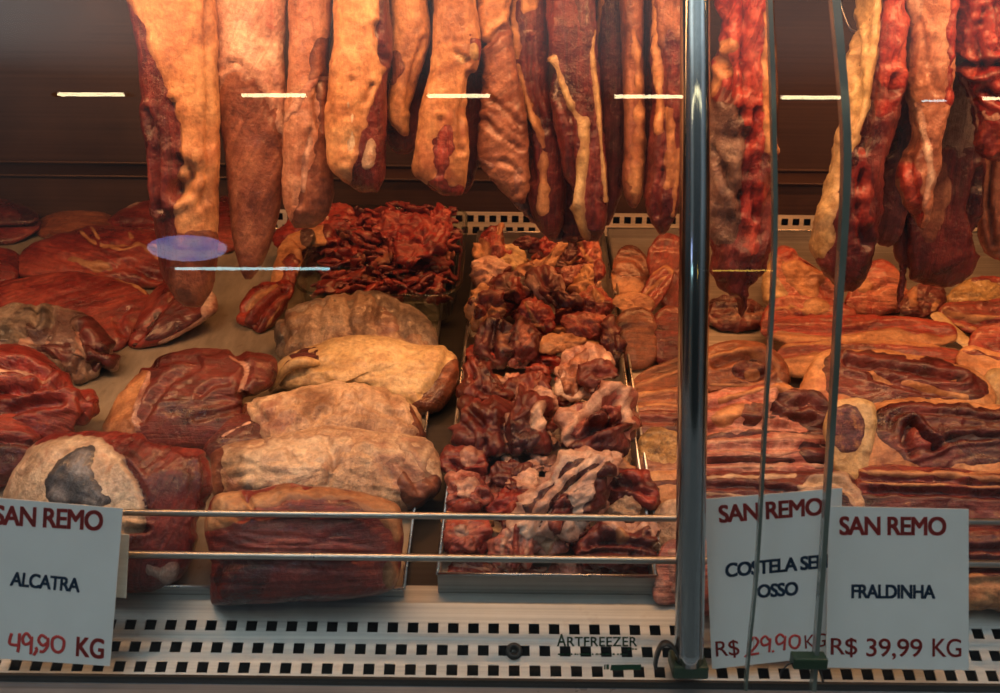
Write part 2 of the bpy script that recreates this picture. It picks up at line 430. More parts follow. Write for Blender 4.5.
_seed = [11]
def finish(name, label, cat, group, V, F, uv, mat, r, patches=(), gr=(), ns=0.06, clampf=None, fscale=1.0, crag=0.0, fib=0.0):
    """displace a raw body, cut its grooves, link it, and lay its fat or lean layers on as child parts"""
    _seed[0] += 13; sd = _seed[0]
    F = np.asarray(F)
    px = proj(V)
    Nn = normals(V, F)
    k = 1.0 / (r * 1.1)
    d = r * ns * 1.6 * fbm(V * k * fscale, 3, sd) + r * ns * 0.55 * fbm(V * k * 4, 3, sd + 5)
    if crag:
        c1 = np.abs(vnoise(V * k * 1.1 + 5.5, sd + 41)); c2 = np.abs(vnoise(V * k * 2.3 + 9.1, sd + 43)); c3 = np.abs(vnoise(V * k * 4.6, sd + 47))
        d = d + r * crag * (0.9 * (0.35 - c1) + 0.55 * (c2 - 0.3) + 0.22 * (0.3 - c3))
    if fib:
        w = 0.02 * vnoise(V * 40, sd + 60)
        d = d + r * fib * (0.4 - np.abs(vnoise(np.stack([uv[:, 0] * 14 + w * 20, uv[:, 1] * 75 + w * 60, V[:, 1] * 20], -1), sd + 61)) * 1.6)
    # stringy muscle relief along the grain
    d += r * ns * 0.35 * fbm(V * k * 9, 2, sd + 8) + r * ns * 0.3 * vnoise(np.stack([uv[:, 0] * 12, uv[:, 1] * 170, V[:, 2] * 0], -1), sd + 9)
    for g in gr:
        w, dep, s = g
        L = pts_of(s)
        if len(L) > 2: L = catmull(L, False, 30)
        jit = fbm(np.stack([px[:, 0], px[:, 1], px[:, 0] * 0], -1) / 14, 2, sd + 3) * w * 0.8
        q = (dist_line(px, L) + jit) / w
        d -= r * dep * (np.exp(-q * q) - 0.28 * np.exp(-((q - 2) ** 2)))
    V = V + Nn * d[:, None]
    if clampf is not None:
        V[:, 2] = np.maximum(V[:, 2], clampf(V))
    o = mkobj(name, V, F, mat, uv=uv)
    tag(o, label, cat, group)
    Nn = normals(V, F)
    nz = fbm(np.stack([px[:, 0] / 16, px[:, 1] / 16, V[:, 1] * 20], -1), 5, sd + 31) * 1.5
    Pz = V * 60
    for li, p in enumerate(patches):
        pname, pmat, shapes = p[0], p[1], p[2]
        wob = p[3] if len(p) > 3 else 4.0
        sm = None
        for s in shapes:
            bw = float(s.split('|')[0]) if '|' in s else 99.0
            wd_, wb = min(13.0, 2.0 * bw + 1.5), wob * min(1.0, bw / 4.0)
            q = (sdf(px, s) + nz * wb) / wd_ + 0.5
            sm = q if sm is None else np.maximum(sm, q)
        sm = np.clip(sm, 0, 1)
        sm = sm * sm * (3 - 2 * sm)
        h = 0.0009
        off = h * (2 * sm - 1) + 0.0008 * li * sm + 0.0012 * sm * fbm(Pz * 1.4, 2, sd + 77)
        V2 = V + Nn * off[:, None]
        if clampf is not None: V2[:, 2] = np.maximum(V2[:, 2], clampf(V2) - 0.0004)
        keep = (sm[F] > 0.22).any(axis=1)
        if not keep.any(): continue
        for Fk in pieces(F[keep], len(V)):
            if len(Fk) < 12 or sm[Fk].max() < 0.6: continue
            used = np.unique(Fk); mp = -np.ones(len(V), int); mp[used] = np.arange(len(used))
            c = mkobj(pname, V2[used], mp[Fk], pmat, parent=o, uv=uv[used])
            at = c.data.attributes.new('thin', 'FLOAT', 'POINT')
            at.data.foreach_set('value', np.clip((1.0 - sm[used]) * 2.0, 0, 1).astype(np.float32))
            if len(p) > 4: c['label'] = p[4]
    return o

def traydeck(V):
    return deckz(V[:, 1]) + 0.004

def cut(name, label, pts, mat, th=0.7, tilt=42, lift=0.0, ns=0.05, patches=(), gr=(), grain=0, e=2.6, back=0.6, cat='meat', group=None, base=None, crag=0.12, fib=0.04):
    P = pts_of(pts)
    B = catmull(P, True, 400)
    area = abs(0.5 * np.sum(B[:, 0] * np.roll(B[:, 1], -1) - B[:, 1] * np.roll(B[:, 0], -1)))
    per = np.sum(np.linalg.norm(B - np.roll(B, 1, 0), axis=1))
    Cc = B - B.mean(0)
    ev, evec = np.linalg.eigh(Cc.T @ Cc)
    pr = Cc @ evec[:, 1]
    length = pr.max() - pr.min()
    bmin = area / length * 0.64
    nu = 2 * int(np.clip(per / 2.5, 64, 220) // 2); nr = int(np.clip(bmin / 2.0 + 7, 12, 42))
    B = catmull(P, True, nu)
    # contact with what lies beneath: the outline's lowest point
    lo = B[B[:, 1].argmax()] if base is None else np.array(base, float)
    P0, D0 = deckhit(lo[0], lo[1], lift)
    t = math.radians(tilt)
    tv = np.array([0, math.cos(t), math.sin(t)]); nrm = np.array([0, -math.sin(t), math.cos(t)])
    def onplane(q):
        out = []
        for x, y in q:
            r = ray(x, y); D = ((P0 - CAM) @ nrm) / (r @ nrm)
            out.append(CAM + r * D)
        return np.array(out)
    R = onplane(B)
    c = R.mean(0)
    rc = ray(*proj(c[None])[0]); rc = rc / np.linalg.norm(rc)
    Dm = (c - CAM) @ AX_F
    thick = th * bmin * Dm / F_PX
    r_m = bmin * Dm / F_PX
    V = []; uvs = []
    ths = np.linspace(0, math.pi / 2, nr + 1)[:-1]
    rows = []
    for side in (1, -1):
        hs = thick if side == 1 else thick * back
        angs = ths if side == 1 else ths[1::2]
        for a in angs:
            rr = math.cos(a); h = (1 - rr ** e) ** (1 / e)
            rows.append((side, rr, h * hs * side))
    # order: back centre ... boundary ... front centre
    rows = sorted(rows, key=lambda q: (q[0] * (1 - q[1]) if True else 0))
    for side, rr, h in rows:
        V.append(c + (R - c) * rr - rc * h)
    V = np.concatenate(V)
    nrow = len(rows)
    F = []
    for i in range(nrow - 1):
        for k in range(nu):
            F.append((i * nu + k, i * nu + (k + 1) % nu, (i + 1) * nu + (k + 1) % nu, (i + 1) * nu + k))
    # close both ends with a small quad fan (pole vertex doubled)
    for row, h, flip in ((0, -thick * back, True), (nrow - 1, thick, False)):
        V = np.vstack([V, (c - rc * h)[None]])
        pi = len(V) - 1
        for k in range(0, nu - 1, 2):
            f = (row * nu + k, row * nu + k + 1, row * nu + (k + 2) % nu, pi)
            F.append(f[::-1] if flip else f)
        if nu % 2:
            f = (row * nu + nu - 1, row * nu, row * nu, pi)
    F = np.array(F)
    ctr = V.mean(0)
    # orientation: faces look outward
    n = np.cross(V[F[:, 2]] - V[F[:, 0]], V[F[:, 3]] - V[F[:, 1]])
    if np.sum(np.einsum('ij,ij->i', n, V[F].mean(1) - ctr)) < 0: F = F[:, ::-1]
    g = math.radians(grain)
    x = V[:, 0]; y = (V - P0) @ tv
    uv = np.stack([x * math.cos(g) + y * math.sin(g), -x * math.sin(g) + y * math.cos(g)], -1)
    return finish(name, label, cat, group, V, F, uv, mat, r_m, patches, gr, ns, traydeck, crag=crag, fib=fib)

def hang(name, label, prof, yw, th, mat, patches=(), gr=(), ns=0.05, group='beef cuts hanging from the rail', cat='hanging meat', sq=2.4, grain=90, front=None):
    Q = np.array([[float(v) for v in q.split(',')] for q in prof.split()])      # y, left, right
    Ns = 110
    S = catmull(Q, False, Ns)
    nphi = 56
    V = []; uvs = []
    def at(px, py):
        r = ray(px, py); D = (yw - CAM[1]) / r[1]
        return CAM + r * D
    y0, y1 = S[0, 0], S[-1, 0]
    wmax = 0
    for i, (py, l, r) in enumerate(S):
        a, b = at(l, py), at(r, py)
        m = (a + b) / 2; hw = max((b[0] - a[0]) / 2, 0.0015)
        wmax = max(wmax, hw)
        s = (py - y0) / (y1 - y0)
        tp = 1.0
        if s > 0.86: tp = math.sqrt(max(0.0, 1 - ((s - 0.86) / 0.14) ** 2)) * 0.92 + 0.08
        if s < 0.03: tp = 0.4 + 0.6 * s / 0.03
        for k in range(nphi):
            q = 2 * math.pi * k / nphi
            cx = math.copysign(abs(math.cos(q)) ** (2 / sq), math.cos(q)); sy = math.copysign(abs(math.sin(q)) ** (2 / sq), math.sin(q))
            V.append((m[0] + hw * cx, yw - th * tp * sy, m[2]))
    V = np.array(V)
    F = []
    for i in range(Ns - 1):
        for k in range(nphi):
            F.append((i * nphi + k, i * nphi + (k + 1) % nphi, (i + 1) * nphi + (k + 1) % nphi, (i + 1) * nphi + k))
    for row in (0, Ns - 1):
        V = np.vstack([V, V[row * nphi:(row + 1) * nphi].mean(0)[None]])
        pi = len(V) - 1
        for k in range(0, nphi, 2):
            f = (row * nphi + k, row * nphi + k + 1, row * nphi + (k + 2) % nphi, pi)
            F.append(f[::-1] if row == 0 else f)
    F = np.array(F)
    ctr = V.mean(0)
    n = np.cross(V[F[:, 2]] - V[F[:, 0]], V[F[:, 3]] - V[F[:, 1]])
    if np.sum(np.einsum('ij,ij->i', n, V[F].mean(1) - ctr)) < 0: F = F[:, ::-1]
    g = math.radians(grain)
    x, y = V[:, 0], V[:, 2]
    uv = np.stack([x * math.cos(g) + y * math.sin(g), -x * math.sin(g) + y * math.cos(g)], -1)
    return finish(name, label, cat, group, V, F, uv, mat, min(wmax, 0.045), patches, gr, ns, None)

# ------------------------------------------------------------------ the display case
YB = 1.735                       # face of the back panel
XL, XR = -1.3, 1.3
def quad_struct(name, V, mat, thick=0.004):
    o = mkobj(name, V, [tuple(range(len(V)))], mat, smooth=False)
    so = o.modifiers.new('sheet', 'SOLIDIFY'); so.thickness = thick; so.offset = -1
    return structure(o)

m = MB()
m.hexa([(XL, .856, deckz(.856) - .02), (XR, .856, deckz(.856) - .02), (XR, 1.712, deckz(1.712) - .02), (XL, 1.712, deckz(1.712) - .02)],
       [(XL, .856, deckz(.856)), (XR, .856, deckz(.856)), (XR, 1.712, deckz(1.712)), (XL, 1.712, deckz(1.712))])
structure(m.build('floor_display_deck', 'steel_shaded'))

m = MB(); m.box(XL, XR, YB + .05, YB + .07, 1.0, 2.1); structure(m.build('wall_back', 'steel_back'))
m = MB(); m.box(XL - .02, XL, .70, YB + .07, .6, 2.1); structure(m.build('wall_left', 'steel_back'))
m = MB(); m.box(XR, XR + .02, .70, YB + .07, .6, 2.1); structure(m.build('wall_right', 'steel_back'))
m = MB(); m.box(XL, XR, .80, YB + .07, 2.1, 2.12); structure(m.build('ceiling_canopy', 'steel_back'))
# ledge of the air duct: a low front face, a sloping cap with a rolled lip
m = MB()
m.box(XL, XR, YB, YB + .05, 1.289, 1.343)
m.box(XL, XR, 1.70, YB + .05, 1.19, 1.2445)
m.hexa([(XL, YB - .006, 1.343), (XR, YB - .006, 1.343), (XR, YB + .05, 1.343), (XL, YB + .05, 1.343)],
       [(XL, YB - .006, 1.347), (XR, YB - .006, 1.347), (XR, YB + .05, 1.362), (XL, YB + .05, 1.362)])
m.tube([(XL, YB - .006, 1.346), (XR, YB - .006, 1.346)], .0028, 10)
m.tube([(XL, YB + .045, 1.366), (XR, YB + .045, 1.366)], .0035, 10)
structure(m.build('trim_1', 'steel_back'))
m = MB(); m.box(-.62, XR - .01, YB + .03, YB + .045, 1.2445, 1.289); structure(m.build('trim_2', 'duct_shade'))  # black sheet: the dimness inside the rear duct is painted on
m = MB(); m.box(XL, -.62, YB, YB + .05, 1.2445, 1.289); structure(m.build('trim_3', 'steel_back'))

def perforated(O, U, Vv, wu, rows, pitch, hole, band, total, thick, off0):
    """sheet with staggered square holes; rows = heights of hole centres along Vv"""
    m = MB()
    def pt(u, v): return O + U * u + Vv * v
    def rect(u0, u1, v0, v1):
        if u1 - u0 < 1e-5 or v1 - v0 < 1e-5: return
        m.add([pt(u0, v0), pt(u1, v0), pt(u1, v1), pt(u0, v1)], [(0, 1, 2, 3)])
    v = 0
    for i, rc in enumerate(rows):
        rect(0, wu, v, rc - hole / 2)
        u = 0
        c = off0 + (pitch / 2 if i % 2 else 0)
        while c + hole / 2 < wu:
            rect(u, c - hole / 2, rc - hole / 2, rc + hole / 2); u = c + hole / 2; c += pitch
        rect(u, wu, rc - hole / 2, rc + hole / 2)
        v = rc + hole / 2
    rect(0, wu, v, total)
    return m

# perforated air grille at the foot of the back panel
m = perforated(np.array([-.62, YB, 1.2445]), np.array([1.0, 0, 0]), np.array([0, 0, 1.0]), 1.9, [.0106, .0316], .0205, .0125, 0, .0445, .0015, .02)
g = m.build('rear_air_grille', 'steel_rear')
so = g.modifiers.new('sheet', 'SOLIDIFY'); so.thickness = .0015
tag(g, 'low perforated steel air grille along the foot of the brown back panel', 'grille')

# front grille: from the front lip of the deck down towards the glass
GT = W(500, 604, .952); GB = W(500, 679, .903)
ex = np.array([1.0, 0, 0]); ev = GB - GT; gl = np.linalg.norm(ev); ev /= gl
def gv(py):      # distance down the sheet for a height in the picture
    n = np.cross(ex, ev); r = ray(500, py); D = ((GT - CAM) @ n) / (r @ n)
    return float((CAM + r * D - GT) @ ev)
rows = [gv(628.5), gv(650.5), gv(670.5)]
P_H = 20.3 * .93 / F_PX
org = GT + ex * -1.15
m = perforated(org, ex, ev, 2.3, rows, P_H, P_H * .53, 0, gl, .0015, .011)
gr_o = empty('front_air_grille', tuple(GT), 'wide perforated steel air grille with square holes below the meat trays', 'grille')
go = m.build('perforated_sheet', 'steel_grille', gr_o)
so = go.modifiers.new('sheet', 'SOLIDIFY'); so.thickness = .0015; so.offset = 1
nG = np.cross(ev, ex); nG /= np.linalg.norm(nG)
if nG @ (CAM - GT) < 0: nG = -nG
m = MB()     # folded lip joining the sheet to the deck
a0 = GT + ex * -1.15; a1 = GT + ex * 1.15
bk = np.array([0, .858, deckz(.858) + .001])
m.add([a0, a1, (1.15, bk[1], bk[2]), (-1.15, bk[1], bk[2]), (1.15, .875, deckz(.875) + .0015), (-1.15, .875, deckz(.875) + .0015)], [(0, 1, 2, 3), (3, 2, 4, 5)])
lo = m.build('folded_lip', 'steel_grille', gr_o)
so = lo.modifiers.new('sheet', 'SOLIDIFY'); so.thickness = .0012
# rubber stopper fixed in the sheet
def on_grille(px, py):
    r = ray(px, py); D = ((GT - CAM) @ nG) / (r @ nG); return CAM + r * D
c = on_grille(514, 652); m = MB()
prof = [(.0025, .0), (.0035, .002), (.0035, .0042), (.0055, .0055), (.0078, .0045), (.0082, .002), (.0078, -.0005)]
V = []; Fq = []
tX = ex; tY = np.cross(nG, ex)
for (r_, h_) in prof:
    for k in range(24):
        q = 2 * math.pi * k / 24; V.append(c + nG * h_ + (tX * math.cos(q) + tY * math.sin(q)) * r_)
for i in range(len(prof) - 1):
    for k in range(24): Fq.append((i * 24 + k, i * 24 + (k + 1) % 24, (i + 1) * 24 + (k + 1) % 24, (i + 1) * 24 + k))
Fq.append(tuple(range(24)))
m.add(V, Fq); st = m.build('rubber_stopper', 'black_rubber', gr_o, smooth=True); st['label'] = 'round black rubber stopper'
# black sheet behind the holes: shade of the air duct put into its colour
d0 = GT - nG * .03; d1 = GB - nG * .03
m = MB(); m.hexa([d0 + ex * -1.2 - nG * .01, d0 + ex * 1.2 - nG * .01, d1 + ex * 1.2 - nG * .01, d1 + ex * -1.2 - nG * .01], [d0 + ex * -1.2, d0 + ex * 1.2, d1 + ex * 1.2, d1 + ex * -1.2])
structure(m.build('trim_4', 'duct_shade'))
# bottom rail that carries the glass, and the body of the case beneath
rA = W(500, 679, .900); rB = W(500, 712, .82)
m = MB(); m.box(XL, XR, rA[1] - .075, rA[1] + .002, rA[2] - .03, rA[2] - .006)
m.tube([(XL, rA[1] - .075, rA[2] - .018), (XR, rA[1] - .075, rA[2] - .018)], .012, 16)
structure(m.build('trim_5', 'rail_dark', bevel=.003))
m = MB(); m.box(XL, XR, rA[1] - .004, rA[1] + .0, rA[2] - .006, rA[2] + .001); structure(m.build('trim_6', 'black_rubber'))
m = MB(); m.box(XL, XR, rA[1] - .05, rA[1] - .03, .0, rA[2] - .03); structure(m.build('wall_front', 'steel_tray'))
m = MB(); m.box(-6, 6, -6, 2.5, -.02, 0); structure(m.build('floor', 'shop_floor'))

# ------------------------------------------------------------------ curved front glass
GD = [(-90, .842), (-40, .830), (0, .821), (60, .809), (120, .803), (200, .800), (260, .801), (330, .808), (400, .817), (480, .830), (560, .845), (630, .858), (672, .866), (690, .869)]
GPY = np.array([a for a, b in GD], float); GDV = np.array([b for a, b in GD])
_gp = catmull(np.stack([GPY, GDV], -1), False, 160)
def gD(py): return np.interp(py, _gp[:, 0], _gp[:, 1])
def lev(px, py):      # height in the picture along a level line, at the picture's middle
    return py + ROLL * (CX - px)
def gpt(px, py, out=0.0):
    p = W(px, py, gD(lev(px, py)))
    if out: p = p + gnorm(py) * out
    return p
def gnorm(py):
    a = W(500, py - 6, gD(py - 6)); b = W(500, py + 6, gD(py + 6)); t = b - a
    n = np.array([0, -t[2], t[1]]); n /= np.linalg.norm(n)
    return n if n[1] < 0 else -n
PYS = np.linspace(-90, 688, 90)
def pane(name, x0, x1):
    V = []; F = []
    for py in PYS:
        p = W(500, py, gD(py))
        V += [(x0, p[1], p[2]), (x1, p[1], p[2])]
    for i in range(len(PYS) - 1): F.append((2 * i, 2 * i + 1, 2 * i + 3, 2 * i + 2))
    V = np.array(V); F = np.array(F)
    n = np.cross(V[F[0][2]] - V[F[0][0]], V[F[0][3]] - V[F[0][1]])
    if n[1] > 0: F = F[:, ::-1]
    o = mkobj(name, V, F, 'pane_glass')
    so = o.modifiers.new('sheet', 'SOLIDIFY'); so.thickness = .005; so.offset = -1
    es = o.modifiers.new('crisp_rim', 'EDGE_SPLIT'); es.split_angle = math.radians(40)
    return structure(o)
def edge(parent, xf, w0, w1, dep, dark=0):
    m = MB()
    for a, b in zip(PYS[:-1], PYS[1:]):
        pass
    V = []; F = []
    for py in PYS:
        n = gnorm(py); p = W(500, py, gD(py)); x = xf(py)
        k_ = float(np.interp(py, [0, 150, 300, 650], [1.0, .95, .75, .55]))
        for (dx, dn) in ((w0 * k_, .0006), (w1 * k_, .0006), (w1 * k_, -dep), (w0 * k_, -dep)):
            V.append((x + dx, p[1] + n[1] * dn, p[2] + n[2] * dn))
    for i in range(len(PYS) - 1):
        for k in range(4): F.append((4 * i + k, 4 * i + (k + 1) % 4, 4 * i + 4 + (k + 1) % 4, 4 * i + 4 + k))
    m.add(V, F + [(0, 1, 2, 3)])
    e = m.build('polished_edge', 'glass_edge', parent)
    return e
def xat(px, py): return float(gpt(px, py)[0])
E1 = float(np.mean([xat(772, 0), xat(776, 250), xat(767, 400), xat(757, 650)]))
E2 = float(np.mean([xat(837, 0), xat(848, 120), xat(842, 260), xat(820, 640)]))
_e1 = [(-90, 766), (0, 770), (120, 774), (250, 775), (400, 767), (560, 758), (640, 750.5), (690, 746)]
_e2 = [(-90, 826), (0, 836), (120, 846.5), (200, 846), (300, 840), (400, 834.5), (560, 824), (655, 817), (690, 814)]
def e_x(tab):
    c = catmull(np.array(tab, float), False, 120)
    return lambda py: xat(np.interp(py, c[:, 0], c[:, 1]), py)
w1 = pane('window_1', XL, E1); edge(w1, e_x(_e1), -.0021, .0021, .006)
w2 = pane('window_2', E1 + .001, E2); edge(w2, e_x(_e2), -.0036, .0036, .008)
w3 = pane('window_3', E2 + .001, XR)
# maker's mark printed on the pane
def text_mesh(body, bold=0.0, spacing=1.0):
    wide = max(0.0, bold) * 1.35
    cu = bpy.data.curves.new('text', 'FONT'); cu.body = body; cu.offset = min(bold, 0.0); cu.resolution_u = 5
    cu.space_character = spacing
    ob = bpy.data.objects.new('text', cu); COL.objects.link(ob)
    dg = bpy.context.evaluated_depsgraph_get()
    me = ob.evaluated_get(dg).to_mesh()
    V = np.array([v.co[:2] for v in me.vertices]); F = [tuple(p.vertices) for p in me.polygons]
    ob.to_mesh_clear(); bpy.data.objects.remove(ob); bpy.data.curves.remove(cu)
    if wide:
        Vs, Fs = [], []
        for dx in (-wide, -wide / 3, wide / 3, wide):
            for dy in (-wide * .75, 0, wide * .75):
                b0 = sum(len(q) for q in Vs); Vs.append(V + np.array([dx, dy])); Fs += [tuple(i + b0 for i in f) for f in F]
        V, F = np.concatenate(Vs), Fs
    V = (V - V.min(0)) / (V.max(0) - V.min(0))
    return V, F
def quad_map(V, tl, tr, br, bl):
    u = V[:, :1]; v = V[:, 1:2]
    return (1 - v) * ((1 - u) * np.array(bl) + u * np.array(br)) + v * ((1 - u) * np.array(tl) + u * np.array(tr))
def glass_print(body, q, bold, name='maker_lettering', spacing=1.0):
    V, F = text_mesh(body, bold, spacing) if body else (np.array([[0, 0], [1, 0], [1, 1], [0, 1.0]]), [(0, 1, 2, 3)])
    Q = quad_map(V, *q)
    P = np.array([gpt(x, y, .0007) for x, y in Q])
    return P, F
def rectq(x0, y0, x1, y1): return [(x0, y0), (x1, y0), (x1, y1), (x0, y1)]
for s, q, b in (('A', rectq(557, 633.5, 566, 646), .012), ('RTFREEZER', rectq(567, 636.5, 637, 646), .012)):
    P, F = glass_print(s, q, b, spacing=1.05)
    o = mkobj('maker_lettering', P, F, 'ink_green', parent=w1, smooth=False); o['label'] = 'dark green printed maker lettering'
m = MB()
x = 558.0
for k in range(22):      # the line of small print under it, too small to read
    wd = random.choice((1.2, 1.8, 2.4, 3.0))
    if x + wd > 637: break
    P, F = glass_print('', rectq(x, 653, x + wd, 654.6), 0); m.add(P, F); x += wd + random.choice((.9, 1.2, 2.2))
for x0, x1 in ((627, 630), (631, 634), (634.6, 637)):
    P, F = glass_print('', rectq(x0, 648, x1, 649.4), 0); m.add(P, F)
m.build('small_print', 'ink_green', w1)
m = MB()
P, F = glass_print('', [(611, 664.5), (641, 664), (641, 669.5), (610, 670)], 0); m.add(P, F)
for x0, x1 in ((604, 605.5), (606.2, 609)):
    P, F = glass_print('', rectq(x0, 664, x1, 669), 0); m.add(P, F)
m.build('printed_bar', 'ink_green', w1)

# ------------------------------------------------------------------ pole, rods, clip
pole = empty('support_pole', tuple(W(690, 664, gD(664) + .026)), 'polished steel pole standing upright behind the front glass', 'pole')
pts = []
for py in np.linspace(-90, 662, 60):
    px = np.interp(py, [-90, 0, 200, 400, 660], [696, 695, 695, 692.5, 689])
    pts.append(W(px, py, gD(py) + .024))
m = MB(); m.tube(pts, [.0130 + .0004 * i / 60 for i in range(60)], 40, True)
o = m.build('pole_tube', 'steel_polished', pole, smooth=True)
c = W(689, 661, gD(661) + .024)
m = MB(); m.box(c[0] - .0165, c[0] + .0165, c[1] - .012, c[1] + .018, c[2] - .012, c[2] + .001)
o = m.build('foot_bracket', 'dark_green', pole, bevel=.002); o['label'] = 'dark rubber foot bracket'
m = MB()
q = [W(a, b, gD(b) + .02) for a, b in ((655, 667), (657, 655), (661, 646), (666, 643), (672, 646), (677, 653), (679, 661))]
q = catmull(np.array(q), False, 24)
V = []; F = []
for i, p in enumerate(q):
    t = q[min(i + 1, 23)] - q[max(i - 1, 0)]; t /= np.linalg.norm(t)
    nn = np.cross(t, np.array([0, -1.0, 0])); nn /= np.linalg.norm(nn)
    for (a, b) in ((-.0012, -.004), (.0012, -.004), (.0012, .004), (-.0012, .004)): V.append(p + nn * a + np.array([0, 1.0, 0]) * b)
for i in range(23):
    for k in range(4): F.append((4 * i + k, 4 * i + (k + 1) % 4, 4 * i + 4 + (k + 1) % 4, 4 * i + 4 + k))
m.add(V, F); o = m.build('strap_loop', 'black_rubber', pole, smooth=True); o['label'] = 'bent black strap'

c = W(808.5, 661, gD(661) - .001)
clip = empty('glass_clip', tuple(c), 'dark green clip gripping the foot of the glass between the price cards', 'clip')
m = MB(); m.box(c[0] - .015, c[0] + .016, c[1] - .006, c[1] + .008, c[2] - .0055, c[2] + .0055); m.build('clip_block', 'dark_green', clip, bevel=.0015)
m = MB(); m.tube([W(a, b, gD(b) - .004) for a, b in ((780, 676), (783, 669), (788, 664.5), (794, 663))], .0008, 8); m.build('clip_wire', 'black_rubber', clip, smooth=True)
m = MB(); m.tube([W(a, b, gD(b) - .004) for a, b in ((818, 666), (821, 674), (823, 682))], .0011, 8); m.build('clip_pin', 'black_rubber', clip, smooth=True)

for nm, py, px0, wpx, D in (('upper', 516, 515, 7.0, .912), ('lower', 558, 562, 7.6, .905)):
    a = W(500, py + .5, D); r = wpx / 2 * D / F_PX
    o = MB(); o.tube([(-1.2, a[1], a[2]), (1.2, a[1], a[2])], r, 18)
    b = o.build('guard_rail', 'steel_rod', smooth=True)
    tag(b, f'{nm} of the two thin steel guard rods running across the case front', 'guard rod', 'steel guard rods')

# ------------------------------------------------------------------ lamps of the shop, mirrored by the glass
def mirrored(px, py, t):
    h = gpt(px, py); d = ray(px, py); n = gnorm(lev(px, py))
    r = d - 2 * (d @ n) * n
    return h + r * t
def tube_lamp(px0, px1, py, t, rad, mat, label, grp=None):
    a, b = mirrored(px0, py, t), mirrored(px1, py, t)
    root = empty('shop_tube_lamp', tuple((a + b) / 2), label, 'lamp', grp)
    m = MB(); m.tube([a, b], rad, 16); m.build('tube', mat, root, smooth=True)
    for p, s in ((a, -1), (b, 1)):
        m = MB(); m.tube([p, p + np.array([s * .02, 0, 0])], rad * 1.25, 16); m.build('end_cap', 'strip_white', root, smooth=True)
T_L = 2.6
for k, (a, b) in enumerate(((60, 127), (243, 307), (428, 490), (614, 682), (779, 846), (979, 1040))):
    tube_lamp(a, b, 94 + k * .8, T_L, .022, 'tube_warm', 'ceiling tube lamp mirrored in the glass ' + ('on the bare brown panel', 'across the broad brown membrane slab', 'on the golden hanging slab', 'just before the steel pole', 'between the two glass edges', 'at the frame edge over the raw red slab')[k], 'shop tube lamps mirrored in a row')
tube_lamp(176, 331, 268.5, 1.5, .011, 'tube_teal', 'long pale tube lamp mirrored in the glass below the blue oval glow')
tube_lamp(712, 774, 270.5, 1.5, .006, 'tube_gold', 'short golden tube lamp mirrored in the glass beside the steel pole')
tube_lamp(1000 - 80, 1000 - 55, 100.5, 2.6, .012, 'tube_teal', 'small pale tube lamp mirrored faintly on the hanging pink slab')
# round dome lamp
cL = mirrored(187, 248, 1.5); rx = abs(mirrored(227, 248, 1.5)[0] - cL[0]); rz = np.linalg.norm(mirrored(187, 262, 1.5) - cL)
dome = empty('round_dome_lamp', tuple(cL), 'round bluish lamp mirrored in the glass as an oval on the first hanging slab', 'lamp')
V = []; F = []
hd = (gpt(187, 248) - cL); hd /= np.linalg.norm(hd); upv = np.cross(np.array([1.0, 0, 0]), hd)
for i in range(9):
    q = math.pi / 2 * i / 8
    for k in range(32):
        a = 2 * math.pi * k / 32
        V.append(cL + np.array([1.0, 0, 0]) * rx * math.cos(q) * math.cos(a) + upv * rz * math.cos(q) * math.sin(a) + hd * .03 * math.sin(q))
for i in range(8):
    for k in range(32): F.append((i * 32 + k, i * 32 + (k + 1) % 32, (i + 1) * 32 + (k + 1) % 32, (i + 1) * 32 + k))
F.append(tuple(range(32))[::-1])
m = MB(); m.add(V, F); m.build('lamp_cover', 'dome_blue', dome, smooth=True)

# ------------------------------------------------------------------ light
def area(name, loc, target, sx, sy, col, power, spread=math.pi):
    l = bpy.data.lights.new(name, 'AREA'); l.shape = 'RECTANGLE'; l.size = sx; l.size_y = sy; l.color = col; l.energy = power; l.spread = spread
    o = bpy.data.objects.new(name, l); COL.objects.link(o); o.location = loc
    o.rotation_euler = (Vector(target) - Vector(loc)).to_track_quat('-Z', 'Y').to_euler()
    return o
WARM = (1.0, .43, .155)
area('case_lamp_front', (0, .92, 1.715), (0, 1.26, 1.16), 2.3, .05, WARM, 11.0, math.radians(165))
area('case_lamp_back', (.38, 1.47, 1.90), (.38, 1.47, 1.2), 1.25, .06, (1.0, .36, .11), 4.1, math.radians(110))
wd = bpy.data.worlds.new('shop_light'); SC.world = wd; wd.use_nodes = True
nt = wd.node_tree; bg = nt.nodes['Background']
tcw = nt.nodes.new('ShaderNodeTexCoord'); sx = nt.nodes.new('ShaderNodeSeparateXYZ'); nt.links.new(tcw.outputs['Generated'], sx.inputs[0])
wr = ramp(nt, sx.outputs['Z'], [(0.0, (.035, .042, .045)), (0.45, (.13, .152, .17)), (0.65, (.30, .34, .37)), (0.95, (2.3, 2.6, 2.75))])
xr = ramp(nt, sx.outputs['X'], [(0.0, (.9, .9, .9)), (0.12, (.3, .3, .3)), (0.24, (1.7, 1.6, 1.5)), (0.36, (.4, .38, .36)), (0.62, (.4, .4, .4)), (0.74, (.45, .45, .45)), (0.86, (2.3, 2.35, 2.4)), (1.0, (.9, .9, .9))])  # bright and dim bands added to streak the pole and haze the glass
hx = nt.nodes.new('ShaderNodeMath'); hx.operation = 'MULTIPLY_ADD'; nt.links.new(sx.outputs['X'], hx.inputs[0]); hx.inputs[1].default_value = .5; hx.inputs[2].default_value = .5
nt.links.new(hx.outputs[0], xr.inputs[0])
nt.links.new(mixc(nt, 1.0, wr.outputs[0], xr.outputs[0], 'MULTIPLY'), bg.inputs[0]); bg.inputs[1].default_value = 1.0

